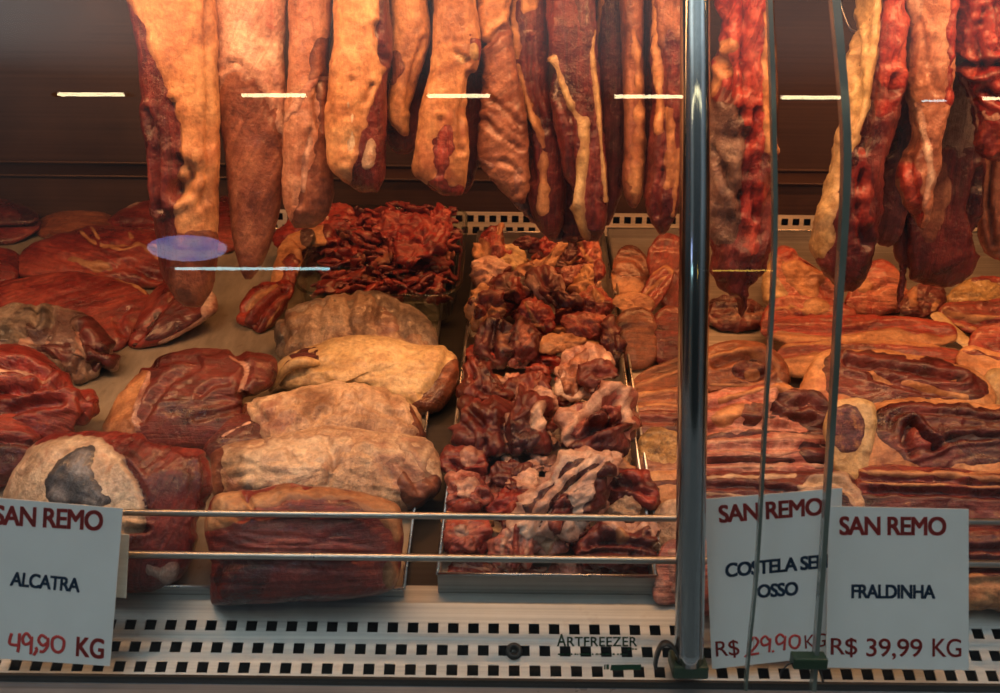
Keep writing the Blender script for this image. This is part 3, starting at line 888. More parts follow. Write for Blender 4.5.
# ------------------------------------------------------------------ trays
def tray(name, label, fl, fr, br, bl, h, mat, wall=.0022, floor_mat=None):
    """corners as (x, y) on the deck; returns the thing"""
    root = empty(name, ((fl[0] + fr[0]) / 2, fl[1], deckz(fl[1])), label, 'tray', 'steel meat trays')
    up = np.array([0, -SLOPE, 1.0]); up /= np.linalg.norm(up)
    C = [np.array([x, y, deckz(y) + .0006]) for x, y in (fl, fr, br, bl)]
    m = MB(); m.hexa(C, [c + up * .002 for c in C]); m.build('tray_floor', floor_mat or mat, root)
    cen = sum(C) / 4
    m = MB()
    def ins(c):
        d = cen - c
        return c + np.array([math.copysign(wall, d[0]), math.copysign(wall, d[1]), math.copysign(wall, d[1]) * SLOPE])
    I = [ins(c) for c in C]
    for i in range(4):
        j = (i + 1) % 4
        m.hexa([C[i], C[j], I[j], I[i]], [C[i] + up * h, C[j] + up * h, I[j] + up * h, I[i] + up * h])
    m.build('tray_wall', mat, root)
    m = MB()
    for i in range(4): m.tube([C[i] + up * h, C[(i + 1) % 4] + up * h], .0019, 8)
    m.build('rolled_rim', 'steel', root, smooth=True)
    return root
tray('meat_tray', 'wide steel tray with scuffed beige floor under the rolled roasts', (-1.15, .860), (-.094, .860), (-.088, 1.70), (-1.15, 1.70), .012, 'steel_tray', floor_mat='steel_worn')
tray('meat_tray', 'narrow steel tray heaped with red and white beef trimmings', (-.0600, .866), (.1585, .866), (.1790, 1.665), (-.0400, 1.665), .027, 'steel_tray')
tray('meat_tray', 'wide steel tray under the stacked flank slabs', (.168, .872), (1.15, .872), (1.15, 1.70), (.190, 1.70), .020, 'steel_tray')

# ------------------------------------------------------------------ price cards
def card(label, quad, D, lines, mat='paper'):
    """quad: photo corners tl, tr, br, bl; lines: (text, quad, ink, bold) or (strokes, ink, width)"""
    tl, tr, br, bl = [np.array(q, float) for q in quad]
    cpx = (tl + tr + br + bl) / 4
    P0 = W(cpx[0], cpx[1], D); nrm = np.array([0, -.985, .17]); nrm /= np.linalg.norm(nrm)
    def on(px, py, out=0.0):
        r = ray(px, py); d = ((P0 - CAM) @ nrm) / (r @ nrm)
        return CAM + r * d + nrm * out
    V = []; F = []
    n = 10
    for s in (1, -1):
        for j in range(n + 1):
            for i in range(n + 1):
                u, v = i / n, j / n
                q = (1 - v) * ((1 - u) * tl + u * tr) + v * ((1 - u) * bl + u * br)
                V.append(on(q[0], q[1], .0004 * s))
    K = (n + 1) ** 2
    for j in range(n):
        for i in range(n):
            a = j * (n + 1) + i; F.append((a, a + n + 1, a + n + 2, a + 1)); F.append((K + a, K + a + 1, K + a + n + 2, K + a + n + 1))
    rim = [i for i in range(n + 1)] + [j * (n + 1) + n for j in range(1, n + 1)] + [n * (n + 1) + i for i in range(n - 1, -1, -1)] + [j * (n + 1) for j in range(n - 1, 0, -1)]
    for a, b in zip(rim, rim[1:] + rim[:1]): F.append((a, b, K + b, K + a))
    o = mkobj('price_sign', V, F, mat, smooth=False)
    tag(o, label, 'price sign', 'paper price cards')
    for ln in lines:
        if isinstance(ln[0], str):
            Vt, Ft = text_mesh(ln[0], ln[3], ln[4] if len(ln) > 4 else .95)
            Q = quad_map(Vt, *ln[1])
            P = np.array([on(x, y, .0008) for x, y in Q])
            c = mkobj('lettering', P, Ft, ln[2], parent=o, smooth=False)
        else:
            m = MB()
            for st in ln[0]:
                Qs = pts_of(st)
                if len(Qs) > 2: Qs = catmull(Qs, False, max(12, 5 * len(Qs)))
                L = [on(x, y, .0008) for x, y in Qs]
                m.tube(L, ln[2] * D / F_PX / 2, 8)
            m.V = [tuple(np.array(v) - nrm * (((np.array(v) - P0) @ nrm - .0007) * .85)) for v in m.V]
            c = m.build('lettering', ln[1], o, smooth=True)
            c['label'] = 'handwritten red marker digits'
    return o

card('white card reading ALCATRA 49,90 KG over the fat-capped cut',
     [(-22, 496), (123, 508.5), (110, 666), (-24, 657)], .885,
     [('SAN REMO', [(-5, 504.5), (104, 510.5), (103, 531), (-6, 524.5)], 'ink_red', .022, .92),
      ('ALCATRA', [(12, 571), (81, 578), (80, 592.5), (10, 585.5)], 'ink_blue', .024, .92),
      ('KG', [(77, 636), (105, 638.5), (104, 659), (76, 656)], 'ink_red', .02, 1.0),
      (['12,633 10,643 18,645', '20,633 19,646 18,652', '31,638 27,633 23,638 25,644 31,642 32,637 31,654',
        '36,647 37,650 34,655', '47,638 42,635 39,640 43,645 48,642 48,637 48,645 44,651 40,651', '58,636 53,639 53,648 58,652 63,649 64,640 58,636'], 'ink_red', 3.2)])
card('white card reading COSTELA SEM OSSO beside the steel pole',
     [(704, 499), (842, 488), (839, 655), (712, 669)], .893,
     [('SAN REMO', [(718, 505), (823, 497), (823, 515), (719, 523)], 'ink_red', .022, .92),
      ('COSTELA SEM', [(725, 563), (829, 553.5), (829, 567.5), (725, 577.5)], 'ink_blue', .026, .9),
      ('OSSO', [(757, 584.5), (798, 581), (798, 595), (757, 598)], 'ink_blue', .026, .92),
      ('R$', [(715, 641), (738, 639), (740, 657), (716, 659)], 'ink_red', .004, .95),
      ('KG', [(804, 635), (826, 632.5), (825, 646), (805, 648.5)], 'ink_red', .002, .95),
      (['750,642 754,637 758,641 755,647 749,654 759,653', '769,640 765,636 761,640 763,645 769,643 770,638 769,652', '772.5,650 773,652', '784,637 780,634 776,638 778,644 784,641 785,636 784,650', '794,635 790,638 790,645 795,648 799,644 799,637 794,635'], 'ink_red', 2.6),
      (['745,655 746,656'], 'ink_red', 4.0)])
card('white card reading FRALDINHA 39,99 KG beneath the folded flank rolls',
     [(829, 506), (968.5, 509), (968.5, 670), (826, 667.5)], .886,
     [('SAN REMO', [(839, 516), (946, 516.5), (946, 535.5), (839, 535)], 'ink_red', .022, .92),
      ('FRALDINHA', [(851, 584), (935, 584.5), (935, 598.5), (851, 598)], 'ink_blue', .026, .92),
      ('R$', [(830.5, 637.5), (857, 637.5), (857, 657), (830.5, 657)], 'ink_red', .006, .95),
      ('39,99', [(866, 638), (922, 638.5), (922, 659.5), (866, 659)], 'ink_red', .006, .95),
      ('KG', [(932, 638), (961, 638.5), (961, 657), (932, 656.5)], 'ink_red', .006, .95)])
m = MB()
tp = [W(x, y, .897) for x, y in ((100, 532), (129, 535), (126, 598), (100, 596))]
m.hexa(tp, [p + np.array([0, .0012, 0]) for p in tp])
h = m.build('card_holder', 'strip_white'); tag(h, 'pale plastic card holder strip showing past the ALCATRA card', 'card holder')
# ------------------------------------------------------------------ meat hanging from the rail
m = MB(); m.tube([(XL, 1.22, 1.745), (XR, 1.22, 1.745)], .011, 16)
structure(m.build('trim_7', 'steel', smooth=True))

FAT = 'fat_layer'; LEAN = 'lean_layer'
for px_, lab in (([(800, -60), (836, -40), (840, 0), (844, 14), (849, 27), (853, 31), (862, 33)], 'thin wire hook bent into the top of the yellow-sided hanging cut'),
                 ([(338, -60), (335, -20), (333, 10), (329, 40), (326, 64), (325, 80), (330, 88)], 'dull steel hook hanging between the pink-streaked and thick orange slabs')):
    D_ = 1.20; m = MB(); m.tube(list(catmull(np.array([W(a, b, D_) for a, b in px_]), False, 40)), .0016 if px_[0][0] > 500 else .0026, 10)
    tag(m.build('hanging_meat_hook', 'steel', smooth=True), lab, 'hook')
hang('hanging_beef_slab', 'first hanging slab beside the bare brown panel, orange fat with a ragged lean edge',
     '-75,105,206 -30,121,210 0,128,213 50,138,216 100,143,217 150,148,217 200,154,217 240,158,216 270,163,213 290,172,210 306,186,202',
     1.13, .026, 'lean_dark',
     [(FAT, 'fat_orange', ['95,-90 225,-90 225,60 224,180 222,245 180,240 176,190 180,150 176,120 166,90 152,55 140,20 128,0'], 3.5),
      ('membrane', 'membrane_brown', ['176,236 224,236 222,300 200,320 172,300'], 5)],
     [(4, .22, '172,105 178,140 176,200'), (7, .30, '180,165 192,172 188,182 178,190'), (3, .12, '200,160 205,185 200,205'), (3, .12, '206,0 207,70 208,200'), (3, .3, '148,110 156,150 160,210')], ns=.035)
hang('hanging_beef_slab', 'broad hanging slab of smooth brown membrane, second from the bare panel',
     '-75,213,289 -30,213,288 0,213,287 50,217,283 80,220,284 100,217,285 150,224,286 200,229,281 240,234,272 265,240,262 279,245,251',
     1.15, .017, 'membrane_brown',
     [(FAT, 'fat_pink', ['200,-95 300,-95 300,90 288,140 275,118 262,95 250,78 240,72 225,75 215,80'], 4)],
     [(3, .16, '222,70 232,62 242,66 250,76'), (2.5, .10, '252,80 268,108 282,140'), (4, .10, '262,-10 266,40 275,90')], ns=.025, grain=62)
hang('hanging_beef_slab', 'narrow pink-streaked hanging slab between the broad brown slab and the orange fat ones',
     '-75,291,336 -30,289,334 0,288,332 50,289,328 100,286,327 150,284,330 190,282,333 212,285,328 228,295,315',
     1.14, .022, 'membrane_pink',
     [(LEAN, 'membrane_brown', ['312,45 332,40 334,78 322,92 310,82', '322,85 335,110 338,210 318,228 292,232 300,200 312,160 318,120'], 4),
      (FAT, 'fat_pink', ['4| 285,120 292,110 300,96 318,80 325,78', '2.5| 310,140 305,165 304,190'], 3)],
     [(3, .2, '310,130 303,170 302,205'), (3, .2, '322,80 316,105 320,130')], ns=.05)
hang('hanging_beef_slab', 'thick hanging slab of orange fat ending in a dark wedge with a white streak',
     '-75,332,395 -30,333,390 0,335,388 40,334,392 80,330,388 120,326,386 160,328,385 178,343,384 192,360,378',
     1.12, .027, 'lean_dark',
     [(FAT, 'fat_orange', ['310,-95 388,-95 380,10 378,40 384,62 386,80 376,92 368,115 360,140 354,165 352,185 330,170 312,140 312,50'], 3),
      ('white_fat', 'fat_cream', ['370,140 374,146 372,162 366,168 366,152', '3| 345,95 352,120 350,150'], 3)],
     [(3.5, .22, '376,25 378,45 385,60'), (3, .12, '352,80 350,120 346,160'), (2.5, .2, '372,85 362,110 356,150')], ns=.05)
hang('hanging_beef_slab', 'short hanging slab of orange fat tapering to a point before a dark lean one',
     '-75,391,430 -30,390,429 0,390,428 30,391,431 50,391,427 80,390,417 100,389,412 120,389,409 131,398,409 136,404,408',
     1.15, .020, 'fat_orange', [(LEAN, 'lean_brown', ['385,55 400,50 402,75 390,85'], 6)],
     [(3, .15, '424,40 414,70 408,110')], ns=.05)
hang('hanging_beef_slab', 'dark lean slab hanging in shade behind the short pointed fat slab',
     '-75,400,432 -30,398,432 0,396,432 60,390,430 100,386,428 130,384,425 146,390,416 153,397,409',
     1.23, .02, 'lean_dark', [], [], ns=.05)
hang('hanging_beef_slab', 'golden hanging slab with small fat flaps and a reddened lower end',
     '-75,431,474 -30,432,475 0,433,476 40,433,481 65,430,478 80,428,471 110,420,466 150,414,469 172,412,468 188,432,466 195,446,460',
     1.13, .024, 'fat_orange',
     [(LEAN, 'lean_red', ['436,135 448,128 452,150 448,180 460,185 468,196 440,200 425,184 434,170', '474,35 485,45 484,60 476,52'], 6),
      ('fat_flap', 'fat_yellow', ['457,53 462,55 467,60 462,63 456,58', '474,43 479,46 478,58 472,56'], 2)],
     [(2.5, .16, '456,52 462,58 468,62'), (3, .14, '470,75 462,110 460,150'), (3, .15, '440,120 436,150 438,175')], ns=.05)
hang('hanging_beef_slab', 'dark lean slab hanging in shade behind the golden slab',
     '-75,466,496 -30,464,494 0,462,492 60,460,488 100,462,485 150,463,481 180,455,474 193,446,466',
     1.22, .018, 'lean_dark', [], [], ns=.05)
hang('hanging_beef_slab', 'hanging slab of brown wrinkled membrane with a torn fat top and pale tendon',
     '-75,476,512 -30,476,511 0,477,510 40,480,510 80,482,518 120,482,527 150,480,530 172,484,530 190,500,529 203,512,524',
     1.16, .022, 'membrane_brown',
     [(FAT, 'fat_orange', ['465,-95 520,-95 512,0 503,28 495,36 488,42 480,45 470,30'], 4),
      ('tendon', 'fat_pink', ['3| 520,170 518,185 517,192', '2.5| 482,160 490,166'], 3)],
     [(3, .2, '480,46 490,42 496,34 504,30'), (2.5, .15, '490,100 505,110 520,125'), (2.5, .15, '485,120 500,135 522,150'), (2.5, .15, '500,160 512,165 520,175')], ns=.10, grain=40)
hang('hanging_beef_slab', 'curving dark lean slab with a wavy orange fat edge, behind the wrinkled membrane slab',
     '-75,505,548 -30,507,548 0,510,548 40,509,549 80,514,549 120,522,556 160,530,562 200,528,566 225,536,562 238,548,556',
     1.185, .022, 'lean_dark',
     [(FAT, 'fat_orange', ['5| 514,-90 513,20 516,50 520,80 528,110 540,135 544,165 542,210', '548,-90 538,-90 540,0 532,12 520,14 525,-30'], 4)],
     [(3, .2, '505,20 512,70 526,120 534,180'), (3, .25, '530,40 532,90 545,130')], ns=.05)
hang('hanging_beef_slab', 'dark membrane flap hanging low under the wrinkled slab, over the trimmings tray',
     '120,520,560 150,516,575 180,505,588 200,515,598 220,532,601 234,548,594 241,560,586',
     1.22, .014, 'membrane_grey', [(LEAN, 'lean_dark', ['560,150 600,170 610,220 570,250 556,200'], 6)], [(3, .2, '545,170 552,200 560,232'), (3, .2, '520,195 540,215 560,232')], ns=.12)
hang('hanging_beef_slab', 'deep red lean slab hanging with a golden fat streak down its lower side',
     '-75,544,592 -30,545,593 0,546,594 50,548,597 100,552,600 140,558,604 180,566,607 215,574,606 232,580,602 241,586,596',
     1.15, .024, 'lean_dark',
     [(LEAN, 'lean_purple', ['575,-90 600,-90 600,30 590,40 578,20'], 6),
      (FAT, 'fat_yellow', ['3.5| 552,60 562,85 572,108 582,122', '5| 583,122 585,150 580,180 579,205 584,236', '1.8| 594,30 592,60 597,100 602,150 606,200'], 3)],
     [(3.5, .3, '550,66 560,95 570,120 572,160 570,200'), (3, .15, '590,130 592,180 592,225')], ns=.06)
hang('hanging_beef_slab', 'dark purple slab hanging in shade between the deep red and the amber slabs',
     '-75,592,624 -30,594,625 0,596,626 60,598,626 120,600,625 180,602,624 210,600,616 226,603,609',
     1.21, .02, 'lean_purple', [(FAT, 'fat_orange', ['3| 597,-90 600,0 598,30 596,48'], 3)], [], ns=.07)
hang('hanging_beef_slab', 'narrow amber slab of smooth fat hanging straight, ending in a small hooked tip',
     '-75,618,646 -30,619,645 0,620,644 50,622,643 100,624,644 150,624,644 180,622,642 197,625,640 205,629,636 208,632,635',
     1.16, .02, 'membrane_brown', [(FAT, 'fat_orange', ['632,30 640,45 644,100 646,200 630,190 634,120 636,80'], 5)], [(3, .12, '630,60 634,120 634,180')], ns=.05)
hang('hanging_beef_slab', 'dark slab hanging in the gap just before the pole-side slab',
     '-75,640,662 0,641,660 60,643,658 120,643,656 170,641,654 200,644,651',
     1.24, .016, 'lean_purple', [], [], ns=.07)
hang('hanging_beef_slab', 'marbled lean slab with a pale fat ribbon hanging nearest the steel pole',
     '-75,652,694 -30,652,686 0,652,683 50,652,684 100,653,684 150,650,682 190,645,680 215,648,675 228,655,668 234,660,664',
     1.14, .022, 'lean_dark',
     [(FAT, 'fat_orange', ['3.5| 655,-90 656,30 658,70 659,130', '4.5| 668,110 672,135 670,165 667,185', '2.5| 680,150 676,185 672,215'], 3.5), ('membrane', 'membrane_brown', ['656,-90 690,-90 690,60 680,45 668,30 660,50'], 4)],
     [(3, .2, '660,50 664,100 664,160'), (3, .2, '664,170 658,195 656,215')], ns=.10)
hang('hanging_beef_slab', 'big ragged bright red slab hanging between the steel pole and the first glass edge',
     '-75,712,766 -30,716,767 0,718,768 25,724,768 45,718,768 70,714,769 100,711,770 150,707,771 200,706,773 240,707,771 270,711,763 288,722,752 300,735,748 310,738,745 318,740,742',
     1.13, .026, 'lean_dark',
     [(LEAN, 'lean_bright', ['705,-90 765,-90 768,60 766,110 764,190 762,240 748,250 742,200 744,150 738,120 728,95 716,85 710,70 720,20'], 8),
      (FAT, 'fat_orange', ['3.5| 768,-90 767,20 766,70 765,110 769,150', '722,40 738,40 736,52 728,58 735,70 722,85 712,95 715,60'], 4),
      ('membrane', 'membrane_grey', ['716,100 735,108 745,130 742,180 735,230 715,240 705,190 705,120'], 8)],
     [(4, .35, '748,-20 742,40 746,90'), (4, .35, '722,60 732,80 728,100'), (4, .3, '740,110 746,150 742,210'), (3, .3, '756,110 752,160 756,220'), (4, .25, '712,150 725,170 735,200')], ns=.16, grain=75)
hang('hanging_beef_slab', 'hanging cut with a long yellow fat side right behind the second glass edge',
     '-75,856,905 -30,859,904 0,862,903 50,851,902 90,847,900 130,841,893 160,834,885 200,823,880 240,814,873 262,816,869 280,832,862 293,843,854',
     1.14, .028, 'lean_dark',
     [(FAT, 'fat_yellow', ['840,-95 886,-95 883,20 877,60 870,100 864,130 850,160 843,195 836,225 832,250 815,262 800,245 815,190 832,140 840,60 850,20'], 3.5),
      (LEAN, 'lean_bright', ['884,-90 910,-90 910,60 900,90 885,80 882,30', '862,150 872,190 868,230 858,240 856,190', '882,100 898,98 892,110 880,112'], 7)],
     [(4, .3, '884,0 880,60 870,110 860,150'), (3, .2, '856,60 860,100 850,140'), (4, .3, '862,170 858,210 866,245'), (4, .4, '893,78 893,90'), (3, .2, '850,10 858,50 852,90')], ns=.11)
hang('hanging_beef_slab', 'dark shaded slab hanging behind the gap after the yellow-sided cut',
     '-75,884,925 0,886,922 60,884,918 120,880,914 180,872,908 220,868,903 238,872,896 246,880,888',
     1.22, .02, 'lean_purple', [(LEAN, 'lean_red', ['880,-90 905,-90 906,60 900,120 885,110 884,50'], 8)], [(4, .3, '895,10 892,80 888,150')], ns=.10)
hang('hanging_beef_slab', 'pale pink membrane slab with a raw red gash at its lower end',
     '-75,908,957 -30,908,956 0,908,955 50,908,953 90,908,951 110,912,948 140,913,938 160,905,937 180,898,934 200,906,931 220,917,926 229,921,924',
     1.135, .024, 'membrane_pink',
     [(LEAN, 'lean_bright', ['896,164 914,160 920,185 924,205 918,226 908,200 898,182', '4| 953,-90 955,0 952,60 950,100'], 4),
      (FAT, 'fat_pink', ['3| 916,105 922,130 928,150 932,180 924,205', '908,-90 925,-90 922,0 914,20 908,10'], 4)],
     [(3, .14, '920,20 926,50 922,80'), (3, .14, '936,40 930,70 938,95'), (4, .25, '908,160 914,185 920,215')], ns=.10, grain=80)
hang('hanging_beef_slab', 'raw red lean slab with white bubbles of fat hanging at the frame edge',
     '-75,952,1030 -30,955,1030 0,958,1030 40,956,1030 75,962,1030 95,970,1030 115,972,1028 135,974,1022 150,978,1010 158,984,1000',
     1.15, .03, 'lean_red',
     [(LEAN, 'lean_bright', ['965,-90 1040,-90 1040,40 1000,60 975,40', '4| 962,76 970,95 974,120 976,145', '978,70 1040,60 1040,130 985,125'], 7),
      (FAT, 'fat_pink', ['2| 963,78 970,98 974,130', '980,112 984,110 990,116 998,112 1004,118 996,122 984,120'], 4)],
     [(4, .35, '958,60 980,68 1010,62'), (4, .35, '984,10 976,40 984,70'), (4, .3, '985,90 1000,100 1020,95'), (4, .3, '996,5 1004,30 998,50')], ns=.14, grain=110)
hang('hanging_beef_slab', 'wide dark slab standing in for a mirrored dark figure, beside the pink gashed slab',  # added slab, in place of the dark figure mirrored in the glass
     '-40,922,990 0,920,988 60,915,986 110,910,985 150,906,984 200,902,979 240,897,978 262,900,974 278,912,964 286,925,950',
     1.235, .022, 'membrane_grey', [(LEAN, 'lean_dark', ['890,170 990,160 990,300 900,300'], 8), ('membrane', 'membrane_brown', ['918,170 945,165 955,200 935,240 915,225'], 7)],
     [(3.5, .25, '978,170 972,210 980,250'), (4, .2, '910,180 904,230 906,270')], ns=.06)
hang('hanging_beef_slab', 'smooth brown slab of membrane hanging at the frame edge behind the wide dark one',
     '-75,988,1050 0,986,1050 100,982,1050 180,980,1050 230,978,1046 252,984,1040 262,1000,1030',
     1.27, .02, 'membrane_brown', [], [(3, .2, '992,150 988,200 994,245')], ns=.06)
hang('meat_sinew', 'thin dark sinew dangling below the wide shaded slab', '255,897,908 275,900,906 290,898,904 302,897,901 312,897,899', 1.235, .0025, 'lean_dark', ns=.2, group=None)

# ------------------------------------------------------------------ cuts on the wide tray
G1 = 'red beef cuts on the wide beige tray'
def C1(label, pts, mat, **k):
    k.setdefault('th', .85); k.setdefault('e', 2.2)
    k.setdefault('crag', .02); k['ns'] = k.get('ns', .06) * .5; k.setdefault('fib', .012); k['gr'] = [(a, b * .6, c) for a, b, c in k.get('gr', [])]
    return cut('beef_cut', label, pts, mat, group=G1, **k)
C1('flat dark cut atop another at the back corner of the beige tray', '-30,206 -5,199 14,201 30,208 39,216 32,224 5,226 -30,226', 'lean_dark', lift=.028, tilt=36)
C1('dark cut lying under the flat one at the back corner of the beige tray', '-34,222 0,217 22,217 40,220 38,230 22,240 5,245 -34,246', 'lean_red', tilt=36)
C1('dull brownish cut at the back of the tray below the ledge', '33,226 42,218 58,212 80,210 105,213 118,221 112,234 85,240 50,240 36,234', 'lean_brown', tilt=34, ns=.08)
C1('bright red cut at the back of the tray partly hidden by the first hanging slab', '102,226 112,216 128,206 145,198 158,194 172,197 182,212 176,232 150,238 118,236', 'lean_red', tilt=40, gr=[(2.5, .2, '108,225 130,223 158,224')], patches=[(FAT, 'fat_pink', ['1.8| 128,206 146,198 160,195'], 3)])
C1('red cut showing between the first two hanging slabs', '204,225 214,205 224,195 236,205 242,235 232,252 212,252', 'lean_red', tilt=40)
C1('large marbled cut with white veins behind the flat red steak', '16,268 20,256 34,244 52,237 72,231 95,226 122,226 150,229 176,237 190,255 180,274 163,286 140,290 108,288 70,284 40,280 20,276', 'lean_red', tilt=40, grain=-20, ns=.08,
   patches=[(FAT, 'fat_orange', ['1.6| 82,232 92,240 108,246 128,244 142,252', '1.4| 92,228 100,240', '1.6| 128,230 134,240 150,252 165,262', '1.2| 140,229 150,240 162,252', '64,256 72,257 84,262 98,262 108,266 98,270 80,264 66,260', '1.3| 108,246 122,250 138,246'], 3)],
   gr=[(3, .2, '62,258 82,266 104,270 130,262'), (3, .16, '84,232 100,244 130,243'), (4, .22, '130,265 150,275 165,280')])
C1('smaller red cut at the frame edge behind the flat red steak', '-28,248 0,248 16,252 22,262 18,280 2,288 -28,290', 'lean_red', tilt=36)
C1('broad flat red steak with a thin white rim spread behind the grey-skinned cut', '-30,300 0,283 20,278 42,273 65,271 92,273 115,279 136,286 147,293 152,304 140,322 130,340 116,352 90,350 50,345 0,340 -30,330', 'lean_red', th=.5, tilt=34, grain=30,
   patches=[(FAT, 'fat_orange', ['1.5| 104,274 120,279 135,286 145,293'], 2.5)], gr=[(3, .2, '128,308 118,320 124,334')])
C1('wedge-shaped red cut lying on the bare beige floor below the blue oval glow', '128,346 132,331 140,314 148,297 160,283 172,282 186,290 200,285 213,294 217,310 201,322 181,335 160,345 140,349', 'lean_red', tilt=40, grain=40,
   patches=[(LEAN, 'lean_dark', ['172,300 188,296 205,305 200,320 178,334 150,344 134,344 150,325'], 5), ('fat_edge', 'fat_pink', ['195,284 206,284 216,296 216,310 205,318 200,308 204,296', '2| 205,318 180,334 160,343'], 4)],
   gr=[(3, .3, '176,290 168,302 150,322 136,340'), (3, .2, '190,296 196,306')])
C1('dark cut with crackled grey skin in front of the broad flat steak', '-30,322 -5,311 15,304 42,305 70,309 92,318 106,333 116,352 118,368 104,371 88,379 80,384 62,372 40,362 -30,356', 'membrane_grey', tilt=44, ns=.13, th=.85,
   patches=[('grey_skin', 'fat_grey', ['-30,305 40,302 52,312 50,325 40,332 30,322 20,340 -30,345'], 7), (FAT, 'fat_pink', ['2| 78,330 80,345 76,358', '21,338 28,337 30,343 24,346', '44,338 48,341 45,345'], 3), (LEAN, 'lean_dark', ['84,320 104,334 116,355 112,368 92,366 84,350 80,335', '40,346 62,342 74,352 70,362 50,358'], 6)],
   gr=[(3.5, .3, '20,332 30,340 48,336 52,312'), (3.5, .4, '78,330 82,350 76,372'), (3.5, .35, '86,340 98,352 112,352'), (3, .25, '36,308 38,318 34,324'), (4, .3, '90,370 98,362 104,372')])
C1('bright red folded cut at the frame edge with a torn pointed end', '-30,346 0,342 25,347 48,360 66,376 85,388 96,396 101,412 91,420 78,432 60,448 30,455 -30,455', 'lean_red', tilt=48, grain=-10,
   patches=[(LEAN, 'lean_bright', ['-30,360 20,358 48,372 54,380 30,378 -30,374', '-30,386 30,386 75,386 95,400 98,412 82,402 40,392 -30,395'], 6), ('membrane', 'fat_pink', ['1.8| -10,372 20,374 50,378'], 3)],
   gr=[(4, .35, '-20,390 20,390 50,386 74,386 90,398'), (4, .3, '-20,362 20,366 46,376'), (4, .25, '10,412 35,404 60,402'), (3, .2, '80,400 84,412 78,428')], ns=.09)
C1('red cut wedged at the frame edge behind the ALCATRA card', '-30,415 5,412 25,420 40,436 42,452 34,468 15,482 -30,490', 'lean_red', tilt=50, patches=[(LEAN, 'lean_dark', ['-30,442 20,440 38,446 32,470 -30,490'], 6)], gr=[(4, .35, '-20,444 15,440 36,444')], ns=.08)
C1('large rump cut with a fat cap and grey bruise behind the ALCATRA card', '4,505 10,482 22,462 34,447 50,438 75,432 110,430 150,436 185,443 204,452 211,470 211,492 203,515 196,540 186,568 168,584 140,590 90,588 30,570 8,540', 'lean_red', tilt=58, th=.8, grain=70,
   patches=[(FAT, 'fat_cream', ['0,540 5,490 20,465 33,448 60,436 92,433 115,446 125,466 138,485 143,505 147,524 132,534 60,540'], 4),
            ('fat_scrap', 'fat_pink', ['147,564 160,568 170,563 179,564 174,576 166,583 156,574 149,572'], 3, 'torn scrap of pale fat'),
            ('bruise', 'bruise_grey', ['46,485 54,468 72,450 90,445 96,452 92,474 104,490 108,504 80,506 50,504'], 5, 'grey bruised patch on the fat')],
   gr=[(4, .12, '150,436 180,445 200,454'), (3, .14, '125,462 140,486 146,512'), (3, .2, '126,530 146,528'), (4, .12, '204,460 206,490 196,530')], ns=.05)
C1('big dark red cut with a pale fat end beside the fat-wrapped roasts', '103,432 110,412 124,390 143,370 160,357 190,350 212,348 238,353 266,354 277,362 272,384 252,396 246,414 240,440 215,454 170,456 130,450', 'lean_dark', tilt=44, th=.8,
   patches=[(FAT, 'fat_orange', ['98,440 108,410 122,390 144,370 152,374 140,396 134,414 136,430 142,450 110,452'], 4), ('silver_skin', 'fat_pink', ['2| 150,374 140,396 134,416 138,430', '1.8| 232,358 246,365 244,380 240,392'], 3)],
   gr=[(4, .22, '236,356 246,368 242,390 252,402'), (3.5, .2, '150,366 178,358 198,362 166,384 140,420'), (3, .12, '200,395 215,384 228,384'), (3, .12, '196,418 225,412 250,404')], ns=.06)
C1('small dark lump with a pale rim tucked behind the widest fat roll', '203,452 206,434 220,418 240,412 262,416 268,440 250,458 215,462', 'lean_dark', tilt=40, lift=.01,
   patches=[(FAT, 'fat_pink', ['1.5| 208,440 214,426 226,416', '1.2| 222,436 236,428 250,422'], 3)])

G2 = 'fat-wrapped roasts lined up beside the trimmings tray'
def R(label, pts, mat, **k):
    k.setdefault('e', 2.15); k.setdefault('crag', .05); k.setdefault('fib', .012); k['ns'] = k.get('ns', .06) * .6; k['gr'] = [(a, b * .45, c) for a, b, c in k.get('gr', [])]
    return cut('rolled_roast', label, pts, mat, group=G2, **k)
R('mottled grey fat-wrapped roast in front of the glass dish', '278,352 276,328 284,313 308,303 335,296 362,292 386,295 410,306 430,320 439,338 438,355 420,368 360,372 300,370', 'fat_grey', tilt=46, th=.95, ns=.09,
  patches=[('pale_fat', 'fat_roll', ['285,318 330,300 380,300 400,330 430,345 425,362 380,362 330,362 290,350'], 8), ('fat_knob', 'fat_pink', ['386,326 392,320 398,324 396,331 388,333', '384,318 380,326 386,332'], 2)],
  gr=[(3.5, .16, '324,300 318,320 322,345'), (3.5, .18, '352,296 348,315 352,338'), (3.5, .16, '378,300 374,318 380,336'), (4, .2, '402,306 400,325 410,345'), (4, .25, '282,316 286,330 282,346')])
R('smooth yellow fat roll with a dark lean patch and a dangling fat tail', '274,378 277,364 290,354 312,346 334,338 357,334 392,338 420,346 445,347 455,356 458,372 453,392 438,410 420,414 390,404 360,392 335,388 318,394 295,392 280,388', 'fat_yellow', tilt=46, th=.95, ns=.05, e=2.2,
  patches=[('lean_patch', 'lean_purple', ['281,366 292,356 318,347 318,364 304,362 290,370 280,374'], 3, 'dark lean patch showing through the fat'), ('lean_end', 'lean_brown', ['408,412 418,400 432,388 446,368 458,362 462,385 448,415 425,420'], 4, 'lean cut end')],
  gr=[(3, .2, '278,374 292,364 306,362 318,366'), (3.5, .25, '325,364 318,372 328,384'), (4, .2, '448,350 444,372 424,396'), (4, .1, '360,376 390,368 420,352')])
o_tail = bpy.context.scene.objects['rolled_roast.001']
